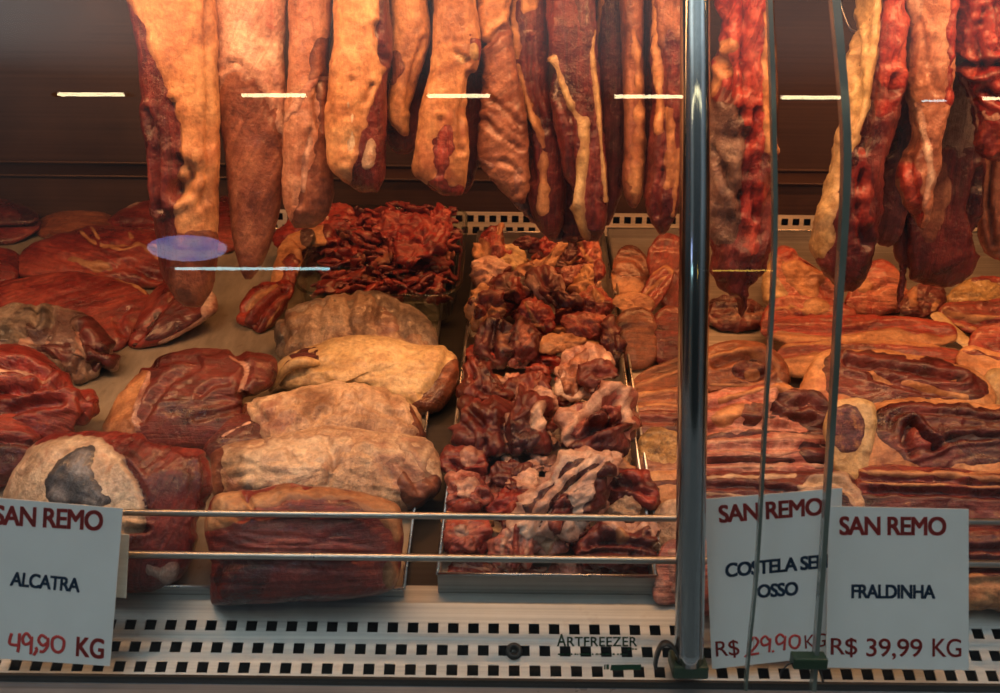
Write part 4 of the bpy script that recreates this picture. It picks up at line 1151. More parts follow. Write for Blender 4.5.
def tail(parent, pxs, D, rads):
    m = MB(); L = catmull(np.array([W(x, y, d) for (x, y), d in zip(pxs, D)]), False, 30)
    rr = np.interp(np.linspace(0, 1, 30), np.linspace(0, 1, len(rads)), rads)
    m.tube(L, list(rr), 14); o = m.build('fat_tail', 'fat_yellow', parent, smooth=True); o['label'] = 'dangling tail of yellow fat'
_, Dt = deckhit(270, 392)
tail(o_tail, [(318, 363), (305, 362), (294, 364), (283, 373), (275, 384), (270, 391)], [Dt - .040, Dt - .052, Dt - .052, Dt - .046, Dt - .040, Dt - .034], [.004, .0075, .007, .0055, .005, .0025])
R('creased pale fat roll between the yellow roll and the widest one', '244,424 243,412 252,402 280,394 308,386 332,381 356,384 390,391 410,403 422,418 426,438 415,458 360,464 290,462 252,448', 'fat_roll', tilt=46, th=.95, ns=.10,
  patches=[('lean_end', 'lean_brown', ['240,404 248,406 252,418 254,440 242,440', '408,404 420,412 428,440 418,450 412,430'], 4)],
  gr=[(3.5, .22, '340,392 334,402 328,412 318,420'), (3, .2, '252,404 262,416 254,428'), (3, .2, '358,388 362,400 382,410 402,414'), (3, .18, '264,420 280,408 296,402'), (3, .2, '340,396 352,398 366,394'), (4, .18, '392,395 398,410 410,424')])
R('widest rolled roast, lumpy orange-tinged fat, behind the lean front one', '210,478 211,458 222,445 240,440 270,437 300,431 338,428 372,432 400,434 425,437 436,448 443,470 441,490 425,505 380,514 300,516 235,508 214,494', 'fat_roll', tilt=50, th=.95, ns=.10,
  patches=[(FAT, 'fat_cream', ['225,445 270,440 330,432 350,440 330,470 280,490 235,480', '400,440 430,442 436,460 428,472 410,462'], 9), ('lean_end', 'membrane_brown', ['206,456 216,446 222,452 219,470 222,490 210,490', '404,474 420,482 440,478 440,500 410,510 402,500'], 5)],
  gr=[(4, .2, '326,440 334,460 328,485'), (3.5, .16, '236,480 248,472 258,480 250,490'), (3, .12, '226,470 240,462 262,470'), (4, .22, '368,452 385,465 396,482'), (3.5, .2, '398,462 410,472 420,490'), (3, .16, '290,455 300,470 296,486')])
R('lean topside roast with a crown of fat, frontmost beside the trimmings tray', '204,530 207,512 214,496 232,493 258,491 286,485 312,487 345,491 376,497 396,506 402,528 401,560 394,588 370,596 330,600 280,603 225,604 211,600 211,562', 'lean_red', tilt=66, th=.75, ns=.03, e=3.0, crag=.03, grain=4,
  patches=[(FAT, 'fat_orange', ['200,535 206,510 214,494 234,493 248,497 262,492 288,484 314,487 346,491 378,497 402,505 402,536 392,538 378,520 356,503 330,498 300,500 272,506 250,512 236,524 218,530'], 4), ('fat_scrap', 'fat_orange', ['386,566 396,560 399,578 390,588 384,580'], 3)],
  gr=[(2.2, .04, '216,520 240,532 300,538 370,545'), (2.2, .04, '212,540 250,550 320,552 390,556'), (2.2, .04, '212,562 260,566 330,570 390,570'), (2.2, .03, '214,582 270,586 340,584 388,582'), (3, .18, '246,498 250,508 240,518'), (2.2, .03, '225,530 262,545 330,545'), (2.2, .03, '213,552 240,560 300,562')])

# beef pieces heaped beside the glass dish
G3 = 'beef pieces beside the glass dish'
def D3(label, pts, mat, **k): return cut('beef_piece', label, pts, mat, group=G3, **k)
D3('dark red heap of beef behind the bone-edged strip', '272,240 285,222 305,206 322,204 345,205 358,216 362,236 345,252 305,256 282,254', 'lean_bright', lift=.03, ns=.16)
D3('orange-lit strip with a sawn bone face leaning on the glass dish', '282,254 284,240 300,230 325,225 331,229 333,243 312,247 296,256 285,264', 'fat_orange', lift=.035, ns=.08, patches=[('bone_face', 'membrane_grey', ['301,230 312,229 316,243 306,248'], 2), (LEAN, 'lean_red', ['324,226 336,226 336,246 326,244'], 3)], th=.6)
D3('fatty piece standing between the broad brown slab and the glass dish', '272,285 274,262 281,246 290,240 300,250 300,272 290,294 278,296', 'fat_orange', lift=.012, ns=.12, patches=[(LEAN, 'lean_red', ['284,262 300,262 296,292 282,296'], 5)])
D3('red fluted piece nearest the bare beige floor, by the dish corner', '239,322 241,306 250,293 266,284 284,280 292,288 288,304 276,320 262,333 250,327', 'lean_bright', ns=.10, grain=50, patches=[(LEAN, 'lean_red', ['246,318 270,290 290,290 280,318 262,334'], 5), ('rib', 'fat_orange', ['1.6| 245,308 258,296 276,286', '1.3| 266,327 276,312 282,302'], 3)], gr=[(3, .35, '254,326 266,306 286,290'), (3, .25, '242,312 256,300 272,290')])

# ------------------------------------------------------------------ glass dish and its strips of beef
X0, X1, Y0, Y1, HD = -.302, -.062, 1.372, 1.685, .058
def dpos(x, y, h): return np.array([x, y - SLOPE * h * .96, deckz(y) + .004 + h * .96])
dish = empty('glass_dish', tuple(dpos((X0 + X1) / 2, (Y0 + Y1) / 2, 0)), 'rectangular glass dish with rounded corners, full of red beef strips', 'dish')
def rrect(inset, rad, n=9):
    out = []
    for cx_, cy_, a0 in ((X1 - rad, Y1 - rad, 0), (X0 + rad, Y1 - rad, 90), (X0 + rad, Y0 + rad, 180), (X1 - rad, Y0 + rad, 270)):
        for k in range(n):
            a = math.radians(a0 + 90 * k / (n - 1)); out.append((cx_ + (rad - inset) * math.cos(a), cy_ + (rad - inset) * math.sin(a)))
    return out
loops = [(.016, .002, .030), (.012, 0, .034), (.006, .010, .036), (.001, HD - .006, .040), (-.004, HD - .001, .042), (-.005, HD + .002, .042), (-.002, HD + .003, .042), (.004, HD - .003, .040), (.010, .012, .036), (.016, .006, .034)]
V = []; Fd = []
nl = 36
for ins, h, rad in loops:
    for (x, y) in rrect(ins, rad): V.append(dpos(x, y, h))
for i in range(len(loops) - 1):
    for k in range(nl): Fd.append((i * nl + k, i * nl + (k + 1) % nl, (i + 1) * nl + (k + 1) % nl, (i + 1) * nl + k))
Fd.append(tuple(range(nl))[::-1]); Fd.append(tuple((len(loops) - 1) * nl + k for k in range(nl)))
mkobj('dish_body', V, Fd, 'dish_glass', parent=dish)
m = MB(); rim = [dpos(x, y, HD + .002) for x, y in rrect(-.003, .042)]; m.tube(rim + rim[:1], .0022, 8, cap=False); m.build('dish_rim', 'dish_glass', dish, smooth=True)

def strip_mesh(seed, ln, wd, tk):
    r = np.random.default_rng(seed)
    n, kph = 26, 14
    ang = np.cumsum(r.normal(0, .10, n)) + np.linspace(-1, 1, n) * r.uniform(-.7, .7)
    hang_ = r.uniform(.2, .8)
    P = np.cumsum(np.stack([np.cos(ang), np.sin(ang), .35 * np.sin(np.linspace(0, r.uniform(2, 6), n) + r.uniform(0, 6))], -1), 0) * ln / n
    P -= P.mean(0)
    tw = np.linspace(0, r.uniform(-1.2, 1.2), n) + r.uniform(-.4, .4)
    V = []; uv = []
    for i in range(n):
        t = P[min(i + 1, n - 1)] - P[max(i - 1, 0)]; t /= np.linalg.norm(t)
        a = np.cross(t, [0, 0, 1.0]); a /= np.linalg.norm(a); b = np.cross(a, t)
        s = math.sin(math.pi * (i + .3) / (n - .4)) ** .4
        w = wd * s * (1 + .25 * math.sin(i * .7 + seed)); k_ = tk * (0.35 + .65 * s)
        for k in range(kph):
            q = 2 * math.pi * k / kph
            c, sn = w * math.copysign(abs(math.cos(q)) ** .8, math.cos(q)), k_ * math.copysign(abs(math.sin(q)) ** .8, math.sin(q))
            c2, s2 = c * math.cos(tw[i]) - sn * math.sin(tw[i]), c * math.sin(tw[i]) + sn * math.cos(tw[i])
            V.append(P[i] + a * c2 + b * s2); uv.append((i * ln / n, k * .002))
    F = []
    for i in range(n - 1):
        for k in range(kph): F.append((i * kph + k, i * kph + (k + 1) % kph, (i + 1) * kph + (k + 1) % kph, (i + 1) * kph + k))
    F.append(tuple(range(kph))[::-1]); F.append(tuple((n - 1) * kph + k for k in range(kph)))
    V = np.array(V)
    V += .0042 * np.stack([fbm(V * 55 + 9, 3, seed), fbm(V * 55 + 31, 3, seed + 1), fbm(V * 55 + 57, 3, seed + 2)], -1)
    return V, F, np.array(uv)
protos = []
def heap_h(x, y):
    u = (x - X0) / (X1 - X0); v = (y - Y0) / (Y1 - Y0)
    edge = min(1, min(u, 1 - u, v + .05, 1.02 - v) / .16)
    return .018 + .028 * edge + .030 * edge * max(0, v - .25) + .014 * edge * math.exp(-((u - .62) ** 2 + (v - .8) ** 2) / .08)
rs = random.Random(5)
count = 0
mats_strip = ['lean_bright', 'lean_red', 'lean_bright', 'lean_red', 'lean_bright', 'lean_brown', 'lean_red', 'lean_bright', 'lean_dark', 'lean_bright']
spots = []
ny, nx = 22, 11
for j in range(ny):
    for i in range(nx):
        spots.append((X0 + .024 + (X1 - X0 - .048) * (i + .5 + rs.uniform(-.45, .45)) / nx, Y0 + .030 + (Y1 - Y0 - .055) * (j + .5 + rs.uniform(-.45, .45)) / ny))
LS = 'thin strip of raw beef in the heap filling the glass dish'
for k, (x, y) in enumerate(spots):
    h = heap_h(x, y) + rs.uniform(-.012, .006)
    pos = dpos(x, y, h); loc = Vector(pos)
    b = k % 14
    if k < 14:
        V, F, uv = strip_mesh(100 + k, rs.uniform(.030, .056), rs.uniform(.0065, .0115), rs.uniform(.0030, .0050))
        o = mkobj('beef_strip', V + pos, F, mats_strip[k % 10], uv=uv, origin=pos); protos.append(o)
        tag(o, LS, 'meat', 'beef strips in the glass dish')
    else:
        o = protos[rs.randrange(14)].copy(); COL.objects.link(o); o.location = loc
    v = (y - Y0) / (Y1 - Y0)
    sc = 1.0 + .35 * max(0, v - .5)
    o.scale = (sc, sc, sc)
    o.rotation_euler = (rs.uniform(-.4, .4) + .3, rs.uniform(-.35, .35), rs.gauss(0, .7) + (math.pi if rs.random() < .5 else 0))
for (pts, lab, mt) in (('372,232 384,216 400,212 420,214 432,222 430,234 408,240 388,240', 'large bright red slice on the crest of the heaped strips', 'lean_bright'),
                       ('396,244 420,232 440,224 448,236 436,252 414,262 398,260', 'bright red folded slice on the slope of the heaped strips in the dish', 'lean_bright'),
                       ('430,214 440,205 450,212 452,226 444,232 434,226', 'curled red tip of beef standing highest in the glass dish', 'lean_bright'),
                       ('388,226 410,216 440,222 434,232 402,236', 'thin dark-edged slice lying across the crest of the heap in the dish', 'lean_red')):
    cut('beef_strip', lab, pts, mt, lift=.074, ns=.25, tilt=38, th=.3, crag=.5, group='beef strips in the glass dish')
# ------------------------------------------------------------------ trimmings in the narrow tray
G4 = 'beef trimmings in the narrow steel tray'
def T(label, pts, mat, **k):
    k.setdefault('lift', .03); k.setdefault('ns', .12); k.setdefault('tilt', 48); k.setdefault('th', .8); k.setdefault('crag', .40); k.setdefault('fib', .20); k.setdefault('grain', (len(label) * 37) % 180)
    return cut('beef_trimming', label, pts, mat, group=G4, **k)
# filler scraps under the bigger pieces
def scrap_mesh(seed, r, mat):
    g = np.random.default_rng(seed)
    n, k_ = 26, 36
    V = []; uv = []
    for i in range(n):
        a = math.pi * (i + .5) / n
        for k in range(k_):
            q = 2 * math.pi * k / k_
            V.append((r * math.sin(a) * math.cos(q) * 1.5, r * math.sin(a) * math.sin(q), r * math.cos(a) * .62)); uv.append((V[-1][0], V[-1][1]))
    F = []
    for i in range(n - 1):
        for k in range(k_): F.append((i * k_ + k, (i + 1) * k_ + k, (i + 1) * k_ + (k + 1) % k_, i * k_ + (k + 1) % k_))
    F.append(tuple(range(k_))); F.append(tuple((n - 1) * k_ + k for k in range(k_))[::-1])
    V = np.array(V)
    nrm = V / np.linalg.norm(V, axis=1)[:, None]
    V = V + nrm * (r * .6 * fbm(V / r * .9 + seed, 3, seed) + r * .8 * (.3 - np.abs(vnoise(V / r * 1.1 + seed, seed + 3))) + r * .35 * (np.abs(vnoise(V / r * 2.4, seed + 5)) - .3))[:, None]
    return V, F, np.array(uv)
rs = random.Random(21)
sm = ['lean_red', 'marbled', 'fat_pink', 'lean_bright', 'lean_pink', 'fat_orange', 'lean_dark', 'marbled', 'lean_red', 'lean_pink']
sp = []
for j in range(17):
    y = .885 + (1.635 - .885) * (j + .5) / 17
    for i in range(5):
        f = (y - .866) / .799
        xl, xr = -.06 + .02 * f + .016, .1585 + .0205 * f - .016
        sp.append((xl + (xr - xl) * (i + .5 + rs.uniform(-.3, .3)) / 5, y + rs.uniform(-.012, .012)))
LT = 'small scrap of red and white beef filling gaps in the narrow trimmings tray'
base_scraps = []
for k, (x, y) in enumerate(sp):
    pos = np.array([x, y, deckz(y) + .016 + rs.uniform(0, .008)])
    if k < 10:
        V, F, uv = scrap_mesh(300 + k, rs.uniform(.013, .017), sm[k])
        o = mkobj('beef_scrap', V + pos, F, sm[k], uv=uv, origin=pos); base_scraps.append(o)
        tag(o, LT, 'meat', 'small scraps in the narrow steel tray')
    else:
        o = base_scraps[rs.randrange(10)].copy(); COL.objects.link(o); o.location = Vector(pos)
    s = rs.uniform(.8, 1.2); o.scale = (s, s, s); o.rotation_euler = (rs.uniform(-.4, .6), rs.uniform(-.4, .4), rs.uniform(0, 6.3))

T('knob of red meat with white fat at the far corner of the trimmings tray', '474,258 478,240 488,230 497,224 504,229 504,244 512,258 502,264 485,264', 'marbled', patches=[(FAT, 'fat_orange', ['476,244 486,242 492,250 486,260 474,258', '498,226 506,230 504,246 498,240'], 4)], lift=.045)
T('pale pink fatty lump against the far dish-side wall of the trimmings tray', '474,282 475,264 488,259 502,264 510,272 500,284 486,290', 'fat_pink', patches=[(LEAN, 'lean_red', ['488,286 496,276 508,270 512,278 500,288'], 3)])
T('yellow fat lump behind the bone-like fat strip in the trimmings tray', '500,258 504,244 514,246 526,256 526,268 516,276 504,270', 'fat_yellow', lift=.036)
T('long bone-shaped strip of orange fat at the far end of the trimmings tray', '513,276 520,266 535,262 548,256 558,244 564,237 568,243 560,256 552,268 536,276 520,282', 'fat_orange', lift=.05, gr=[(2.5, .2, '524,270 540,266 552,256')])
T('square bright red chunk standing at the far end of the trimmings tray', '538,252 542,237 554,236 562,243 558,254 548,258', 'lean_bright', lift=.04)
T('round purple lump near the far end of the trimmings tray', '559,258 561,246 570,240 579,246 580,256 572,264 563,263', 'lean_purple', lift=.04, patches=[(FAT, 'fat_orange', ['1.6| 562,262 572,262 580,254'], 2)])
T('marbled red lump at the far corner of the trimmings tray by the flank trays', '577,252 580,240 590,231 599,236 602,250 598,264 586,266', 'marbled', lift=.045, patches=[(FAT, 'fat_orange', ['2| 580,242 584,254 592,262'], 3)])
T('glossy strap of dark lean with pale sinew edge arching across the trimmings tray', '526,278 536,268 552,268 560,280 566,295 578,297 582,306 566,310 548,305 534,294', 'lean_dark', lift=.045, patches=[('sinew', 'fat_pink', ['526,280 532,272 538,282 546,300 552,307 540,302 530,292', '1.6| 552,268 560,282 566,296 578,297'], 3)], gr=[(2.5, .25, '540,270 548,288 558,304')])
T('pink-grey slice behind the arched dark strap', '556,274 572,266 592,266 590,276 574,284 560,282', 'lean_pink', lift=.04)
T('upright flap of orange fat in the middle far half of the trimmings tray', '568,290 576,278 590,264 600,262 603,276 594,290 580,296', 'fat_orange', lift=.035, patches=[(LEAN, 'lean_bright', ['596,262 606,266 604,284 598,282'], 3)])
T('dark reddish lump beside the arched strap, dish side', '486,290 498,276 516,273 530,282 532,296 520,306 506,304 492,298', 'lean_dark', lift=.03, patches=[(LEAN, 'marbled', ['510,276 530,284 530,300 514,302'], 5)])
T('fatty orange lump along the dish-side wall of the trimmings tray', '470,324 470,304 476,290 490,285 502,294 506,312 496,330 480,334', 'fat_orange', lift=.026, patches=[(LEAN, 'lean_red', ['474,300 482,292 490,296 484,312 474,314', '492,286 502,294 500,304 492,298'], 5)], gr=[(3, .25, '478,300 488,312 486,328')])
T('bright red cube with a pale face below the arched strap', '518,314 525,300 540,302 556,314 554,328 542,334 528,326', 'lean_bright', lift=.034, patches=[(FAT, 'fat_orange', ['1.8| 524,302 530,312 540,332', '536,322 546,330 540,336 532,328'], 3)])
T('red and cream shred near the flank side of the trimmings tray', '574,302 584,290 604,288 613,302 608,316 590,318 578,312', 'marbled', lift=.03, patches=[(FAT, 'fat_orange', ['592,292 604,292 606,302 596,304'], 3)])
T('dark purplish hanging flap in the dish-side half of the trimmings tray', '476,356 476,334 490,318 506,318 516,336 512,356 500,366 486,364', 'lean_purple', lift=.022, patches=[(FAT, 'membrane_brown', ['496,330 510,334 506,352 498,360 494,344'], 5)], gr=[(3, .3, '494,326 490,344 496,360')])
T('deep red chunk at the middle of the trimmings tray', '504,342 514,316 528,320 540,338 538,356 522,362 508,356', 'lean_dark', lift=.026, patches=[(LEAN, 'marbled', ['514,322 528,326 532,344 520,344'], 5)])
T('pale tongue of fat lying across the middle of the trimmings tray', '538,346 546,337 562,333 580,336 586,344 572,352 554,354 542,353', 'fat_orange', lift=.034)
T('wet dark red shred below the cream shred in the trimmings tray', '562,326 572,314 592,312 606,320 606,334 588,340 570,338', 'marbled', lift=.028)
T('dark red slab leaning on the flank-side wall of the trimmings tray', '600,340 608,316 616,322 624,344 620,362 606,362', 'lean_dark', lift=.02)
T('broad pinkish grey tallow piece crossing the middle of the trimmings tray', '553,384 556,366 570,351 590,345 608,350 616,362 602,378 592,394 576,404 560,396', 'fat_pink', lift=.028, patches=[(FAT, 'membrane_pink', ['556,372 572,356 590,352 580,380 566,396'], 6)], gr=[(3, .18, '566,362 574,376 570,394')])
T('dark red knob sitting on the pinkish tallow piece', '578,372 588,361 606,359 620,370 618,380 602,384 592,394 580,384', 'lean_dark', lift=.05)
T('smooth dark red cut by the dish-side wall, middle of the trimmings tray', '460,402 462,374 471,354 486,364 502,378 512,392 500,406 476,408', 'lean_dark', lift=.022, gr=[(3, .2, '470,366 478,386 496,396')], patches=[(LEAN, 'lean_red', ['466,366 474,358 484,368 478,384 468,390'], 5)])
T('shaded dark chunk behind the big double-lobed dark piece', '500,392 514,376 538,372 552,384 548,398 524,404', 'lean_dark', lift=.02)
T('big dark red double-lobed piece with a pale sinew flap, centre of the trimmings tray', '458,436 458,414 468,400 486,402 500,398 518,388 534,394 550,404 554,424 547,448 524,458 496,458 470,450', 'lean_dark', lift=.022, th=.95, ns=.10,
  patches=[('sinew', 'fat_pink', ['1.6| 516,390 506,404 504,424 508,444', '536,404 548,408 552,422 542,432 530,418'], 4), (LEAN, 'lean_purple', ['510,420 530,418 540,432 530,450 512,452'], 6)],
  gr=[(4, .35, '512,392 504,410 506,452'), (3, .25, '470,410 482,424 484,446'), (3, .2, '524,396 536,416 530,440'), (3, .2, '462,424 474,436 476,448')])
T('pale pink flap behind the double-lobed dark piece', '530,394 538,386 552,392 558,408 546,412 536,404', 'fat_pink', lift=.05)
T('big swirled piece of pale fat and pink meat in the trimmings tray', '563,440 558,420 568,406 588,396 604,380 618,381 630,398 635,416 630,440 616,455 592,454 574,452', 'lean_pink', lift=.03, th=.95, ns=.10, grain=40,
  patches=[(FAT, 'fat_pink', ['560,440 558,418 572,404 590,396 606,382 618,382 614,392 598,402 580,414 572,430 570,446', '618,384 634,406 632,424 624,412 616,398'], 4), (LEAN, 'lean_dark', ['588,412 602,406 612,416 604,430 590,428', '570,452 584,438 612,426 628,424 626,444 612,455 590,456'], 4)],
  gr=[(3.5, .3, '572,440 582,422 600,404 618,398'), (3.5, .35, '580,440 592,430 612,424 626,420'), (3, .3, '592,416 600,410 610,418 602,428')])
T('rounded red knob by the dish-side wall in front of the double-lobed piece', '443,462 447,450 460,447 476,452 488,466 486,484 468,486 452,478', 'lean_red', lift=.022, patches=[('bone_knob', 'fat_pink', ['458,456 464,447 476,449 481,460 470,466 461,464'], 3, 'round pale knuckle end')], gr=[(3, .25, '452,462 466,472 482,474')])
T('pale gristly lump below the rounded red knob', '446,496 448,478 464,474 482,482 490,498 480,514 456,514', 'lean_pink', lift=.022, patches=[(FAT, 'fat_pink', ['456,482 472,480 476,492 462,496'], 5), (LEAN, 'lean_red', ['450,502 480,502 482,516 452,516'], 4)], gr=[(3, .25, '452,492 470,490 484,496')])
T('dark red shred between the red knob and the striped fat piece', '486,478 498,464 514,459 532,466 524,482 504,488', 'lean_dark', lift=.028)
T('white gristle patch behind the striped fat piece', '504,492 512,476 530,468 542,474 536,496 520,506', 'fat_pink', lift=.03, patches=[(LEAN, 'lean_red', ['504,494 512,478 518,486 514,504'], 4)])
T('big striped piece of pale fat over dark lean in the trimmings tray', '506,532 520,510 536,484 552,464 572,453 598,447 616,450 619,464 608,478 598,500 584,524 562,540 534,544', 'fat_pink', lift=.03, th=.9, tilt=52, ns=.08, grain=50,
  patches=[(LEAN, 'lean_dark', ['2.2| 526,516 542,490 560,470 584,456', '1.8| 540,524 556,498 574,478 600,462', '600,470 612,466 606,484 592,512 578,526 586,500'], 3), ('red_patch', 'lean_red', ['548,520 560,496 572,500 568,524 556,536'], 5)],
  gr=[(3, .25, '524,520 542,492 562,470 586,456'), (3, .2, '540,526 556,500 576,478 602,462')])
T('dark red meat with a bright torn top beside the flank-side wall', '598,494 606,478 622,468 644,468 652,484 662,500 650,510 626,504 610,506', 'lean_dark', lift=.026, patches=[(LEAN, 'lean_bright', ['618,470 644,468 648,480 630,478', '640,492 662,500 652,508 636,502'], 5)], gr=[(3, .3, '612,484 630,486 648,496')])
T('white-ended bone of gristle under the striped piece', '574,518 588,502 602,495 611,503 604,516 588,524', 'fat_pink', lift=.03, th=.8)
T('grey-white cone of fat beside the white-ended gristle', '603,516 616,502 628,494 640,506 638,518 618,520', 'fat_roll', lift=.028)
T('blocky dark red piece with a white fat crest at the front of the trimmings tray', '573,556 582,538 598,526 618,520 650,521 656,538 654,558 636,568 600,566', 'lean_dark', lift=.018, tilt=56, ns=.09,
  patches=[(FAT, 'fat_pink', ['604,524 620,518 654,520 656,536 640,530 622,532 612,530'], 4), ('fat_knot', 'fat_orange', ['617,530 624,528 627,537 620,540'], 2)], gr=[(3, .2, '584,544 610,540 648,546'), (2.5, .14, '580,556 612,552 650,556')])
T('pink and cream striped piece at the front dish-side of the trimmings tray', '486,560 492,542 504,528 520,522 534,528 536,546 530,566 508,572', 'lean_pink', lift=.016, tilt=56, patches=[(FAT, 'fat_pink', ['2.2| 506,530 502,548 504,568', '2| 528,530 528,548 524,566'], 3), (LEAN, 'lean_red', ['3| 516,526 516,546 514,568'], 3)], gr=[(3, .2, '510,528 508,568'), (3, .2, '523,528 521,568')])
T('pale red marbled piece in the front corner of the trimmings tray', '446,548 446,524 458,516 482,520 490,532 474,550 454,556', 'marbled', lift=.016, tilt=52, patches=[(FAT, 'fat_pink', ['452,526 466,522 470,534 456,540'], 5)])
T('shiny red shred with blood on top behind the front striped piece', '490,512 500,494 512,486 528,490 536,504 520,516 504,522', 'lean_bright', lift=.026, ns=.2)
T('curled flap of fat and lean behind the blocky front piece', '534,546 544,528 562,520 580,522 584,536 566,550 548,556', 'lean_pink', lift=.02, patches=[(FAT, 'fat_roll', ['540,538 552,526 566,524 562,540 548,550'], 4), (LEAN, 'lean_dark', ['560,546 572,532 584,530 576,546'], 4)], gr=[(3, .35, '552,552 562,538 578,528')])
for lab, pts, mt in (('low scrap of red beef in the front corner of the trimmings tray', '448,584 454,564 474,560 490,570 486,586 466,590', 'marbled'),
                     ('low striped scrap under the front pink and cream piece', '488,586 500,566 526,562 544,574 540,588 512,592', 'lean_pink'),
                     ('low pale scrap at the front middle of the trimmings tray', '548,586 556,560 578,562 602,578 598,590 570,592', 'lean_pink'),
                     ('low dark scrap under the blocky front piece', '600,586 608,564 646,562 652,582 640,590 616,592', 'marbled')):
    T(lab, pts, mt, lift=.008, tilt=50, th=.5, base=(float(pts.split(',')[0]) + 20, 556), patches=[(FAT, 'fat_pink', [f'2| {pts.split()[1]} {pts.split()[3]} {pts.split()[4]}'], 4)])

# ------------------------------------------------------------------ slabs on the tray beyond the trimmings
G5 = 'cuts seen between the trimmings tray and the pole'
def S(label, pts, mat, **k):
    k.setdefault('tilt', 40); k.setdefault('e', 3.8); k['th'] = k.get('th', .7) * .5; k.setdefault('crag', .03); k['gr'] = [(a, b * .5, c) for a, b, c in k.get('gr', [])]; k.setdefault('fib', .0)
    return cut('beef_cut', label, pts, mat, group=G5, **k)
S('dull red cut with an orange fat smear by the far end of the trimmings tray', '610,290 613,262 622,247 634,246 646,258 652,276 648,298 626,304', 'lean_brown', patches=[(FAT, 'fat_orange', ['610,274 628,276 642,286 636,294 612,292'], 5)], gr=[(3, .2, '618,256 634,258 644,270')])
S('upright red cut under the rear grille nearest the steel pole', '646,262 655,238 668,233 684,240 698,262 698,302 672,312 656,296', 'lean_red', tilt=52, gr=[(3, .12, '654,246 672,246 690,252')], grain=70)
S('folded red cut with a pale lip leaning on the upright one', '636,304 642,290 652,274 666,265 674,270 668,290 656,308 644,314', 'lean_red', lift=.024, patches=[(FAT, 'fat_orange', ['1.8| 652,274 664,266 672,272', '1.5| 642,298 656,284 666,276'], 3)], gr=[(3, .25, '644,304 656,288 668,274')])
S('creamy knot of fat on top of the brown rolled cut', '613,304 617,295 632,292 648,296 655,304 648,313 628,314', 'fat_orange', lift=.05, ns=.14)
S('brown rolled cut standing by the tray wall', '619,352 616,324 624,310 644,308 655,318 658,346 652,364 630,370', 'lean_brown', tilt=52, th=.9, grain=0, gr=[(3, .12, '622,330 640,326 656,332')])
S('smooth red rolled cut beside the brown one, half behind the pole', '654,356 652,322 664,307 690,308 704,326 702,354 684,366 664,366', 'lean_red', tilt=52, th=.9)
S('brown fat-edged flap in front of the two rolled cuts', '624,392 636,376 662,363 692,354 712,352 712,368 684,384 650,394', 'lean_brown', tilt=36, patches=[(FAT, 'fat_orange', ['2| 630,388 660,378 706,360'], 3)], gr=[(3, .2, '634,380 664,370 704,356')])
S('striped slab with orange fat bands half behind the pole', '627,410 636,394 664,388 712,386 716,402 690,412 644,414', 'lean_brown', tilt=38, patches=[(FAT, 'fat_orange', ['2.4| 632,396 664,391 712,390', '1.8| 634,408 660,404 676,406'], 3)], gr=[(3, .25, '632,402 670,398 712,398')])
S('dark red slab half behind the pole, under the striped one', '628,434 634,414 664,410 712,410 716,432 690,440 644,440', 'lean_dark', tilt=42, gr=[(3, .25, '632,420 670,422 712,420')])
S('rough brownish tripe-like piece by the tray wall near the pole', '636,474 637,440 650,428 666,429 682,434 700,448 698,470 668,478', 'tripe', tilt=42, ns=.12, patches=[(FAT, 'membrane_pink', ['636,478 640,458 664,462 700,458 700,474 660,482'], 4)])
S('pale fatty slab under the tripe-like piece', '638,496 646,474 672,470 706,470 708,496 680,504 652,504', 'fat_orange', tilt=44, patches=[(LEAN, 'lean_dark', ['2.5| 642,486 668,482 706,484'], 3)])
S('tan lump of fat in front of the pale slab beside the pole', '650,536 656,510 670,500 694,502 700,530 684,546 662,546', 'fat_roll', tilt=50)
S('pinkish end piece at the front between the trimmings tray and the pole', '654,600 656,560 668,540 690,540 702,564 700,600 678,606', 'lean_pink', tilt=60, patches=[(FAT, 'fat_pink', ['668,552 684,556 688,590 674,596'], 6)])

G6 = 'stacked flank and rib slabs'
def U(label, pts, mat, name='flank_slab', **k):
    k.setdefault('tilt', 42); k.setdefault('e', 3.6); k['th'] = k.get('th', .7) * .75; k.setdefault('crag', .06); k.setdefault('fib', .015); k['gr'] = [(a, b * .65, c) for a, b, c in k.get('gr', [])]
    return cut(name, label, pts, mat, group=G6, **k)
U('steak with a broad round of orange fat at the back by the first glass edge', '762,296 768,264 780,246 800,254 818,266 834,279 841,294 834,310 800,314 772,308', 'marbled', name='beef_steak', tilt=48, patches=[(FAT, 'fat_orange', ['781,264 796,258 814,264 824,274 820,288 810,300 796,288 784,276'], 3), ('rind', 'fat_yellow', ['758,292 764,268 772,262 778,280 786,298 772,306'], 4)], gr=[(3, .2, '782,262 800,256 822,270'), (3, .2, '822,284 830,296')])
U('red steak with a wedge of fat at the back below the yellow-sided hanging cut', '844,306 850,288 858,276 870,262 886,260 902,274 908,292 900,308 876,316 856,314', 'marbled', name='beef_steak', tilt=46, patches=[(FAT, 'fat_orange', ['858,288 864,274 873,284 870,290'], 3)], gr=[(3, .18, '874,290 890,284 906,288')])
U('marbled piece with an orange fat star lying in front of the broad fat steak', '760,334 764,312 776,300 796,296 824,298 848,304 858,316 850,328 810,332 784,340', 'marbled', name='beef_steak', lift=.018, patches=[(FAT, 'fat_orange', ['802,304 818,298 828,304 824,314 808,316', '1.6| 770,312 790,306 804,310'], 4)], gr=[(3, .2, '786,302 796,314 812,318')], ns=.09)
U('dark ragged offcut lying in shade under the big ragged hanging slab', '706,312 714,298 736,296 756,300 768,312 760,326 734,332 712,326', 'lean_dark', name='beef_piece', ns=.18, th=.7, patches=[(FAT, 'membrane_brown', ['2| 732,318 748,314 764,312'], 4)])
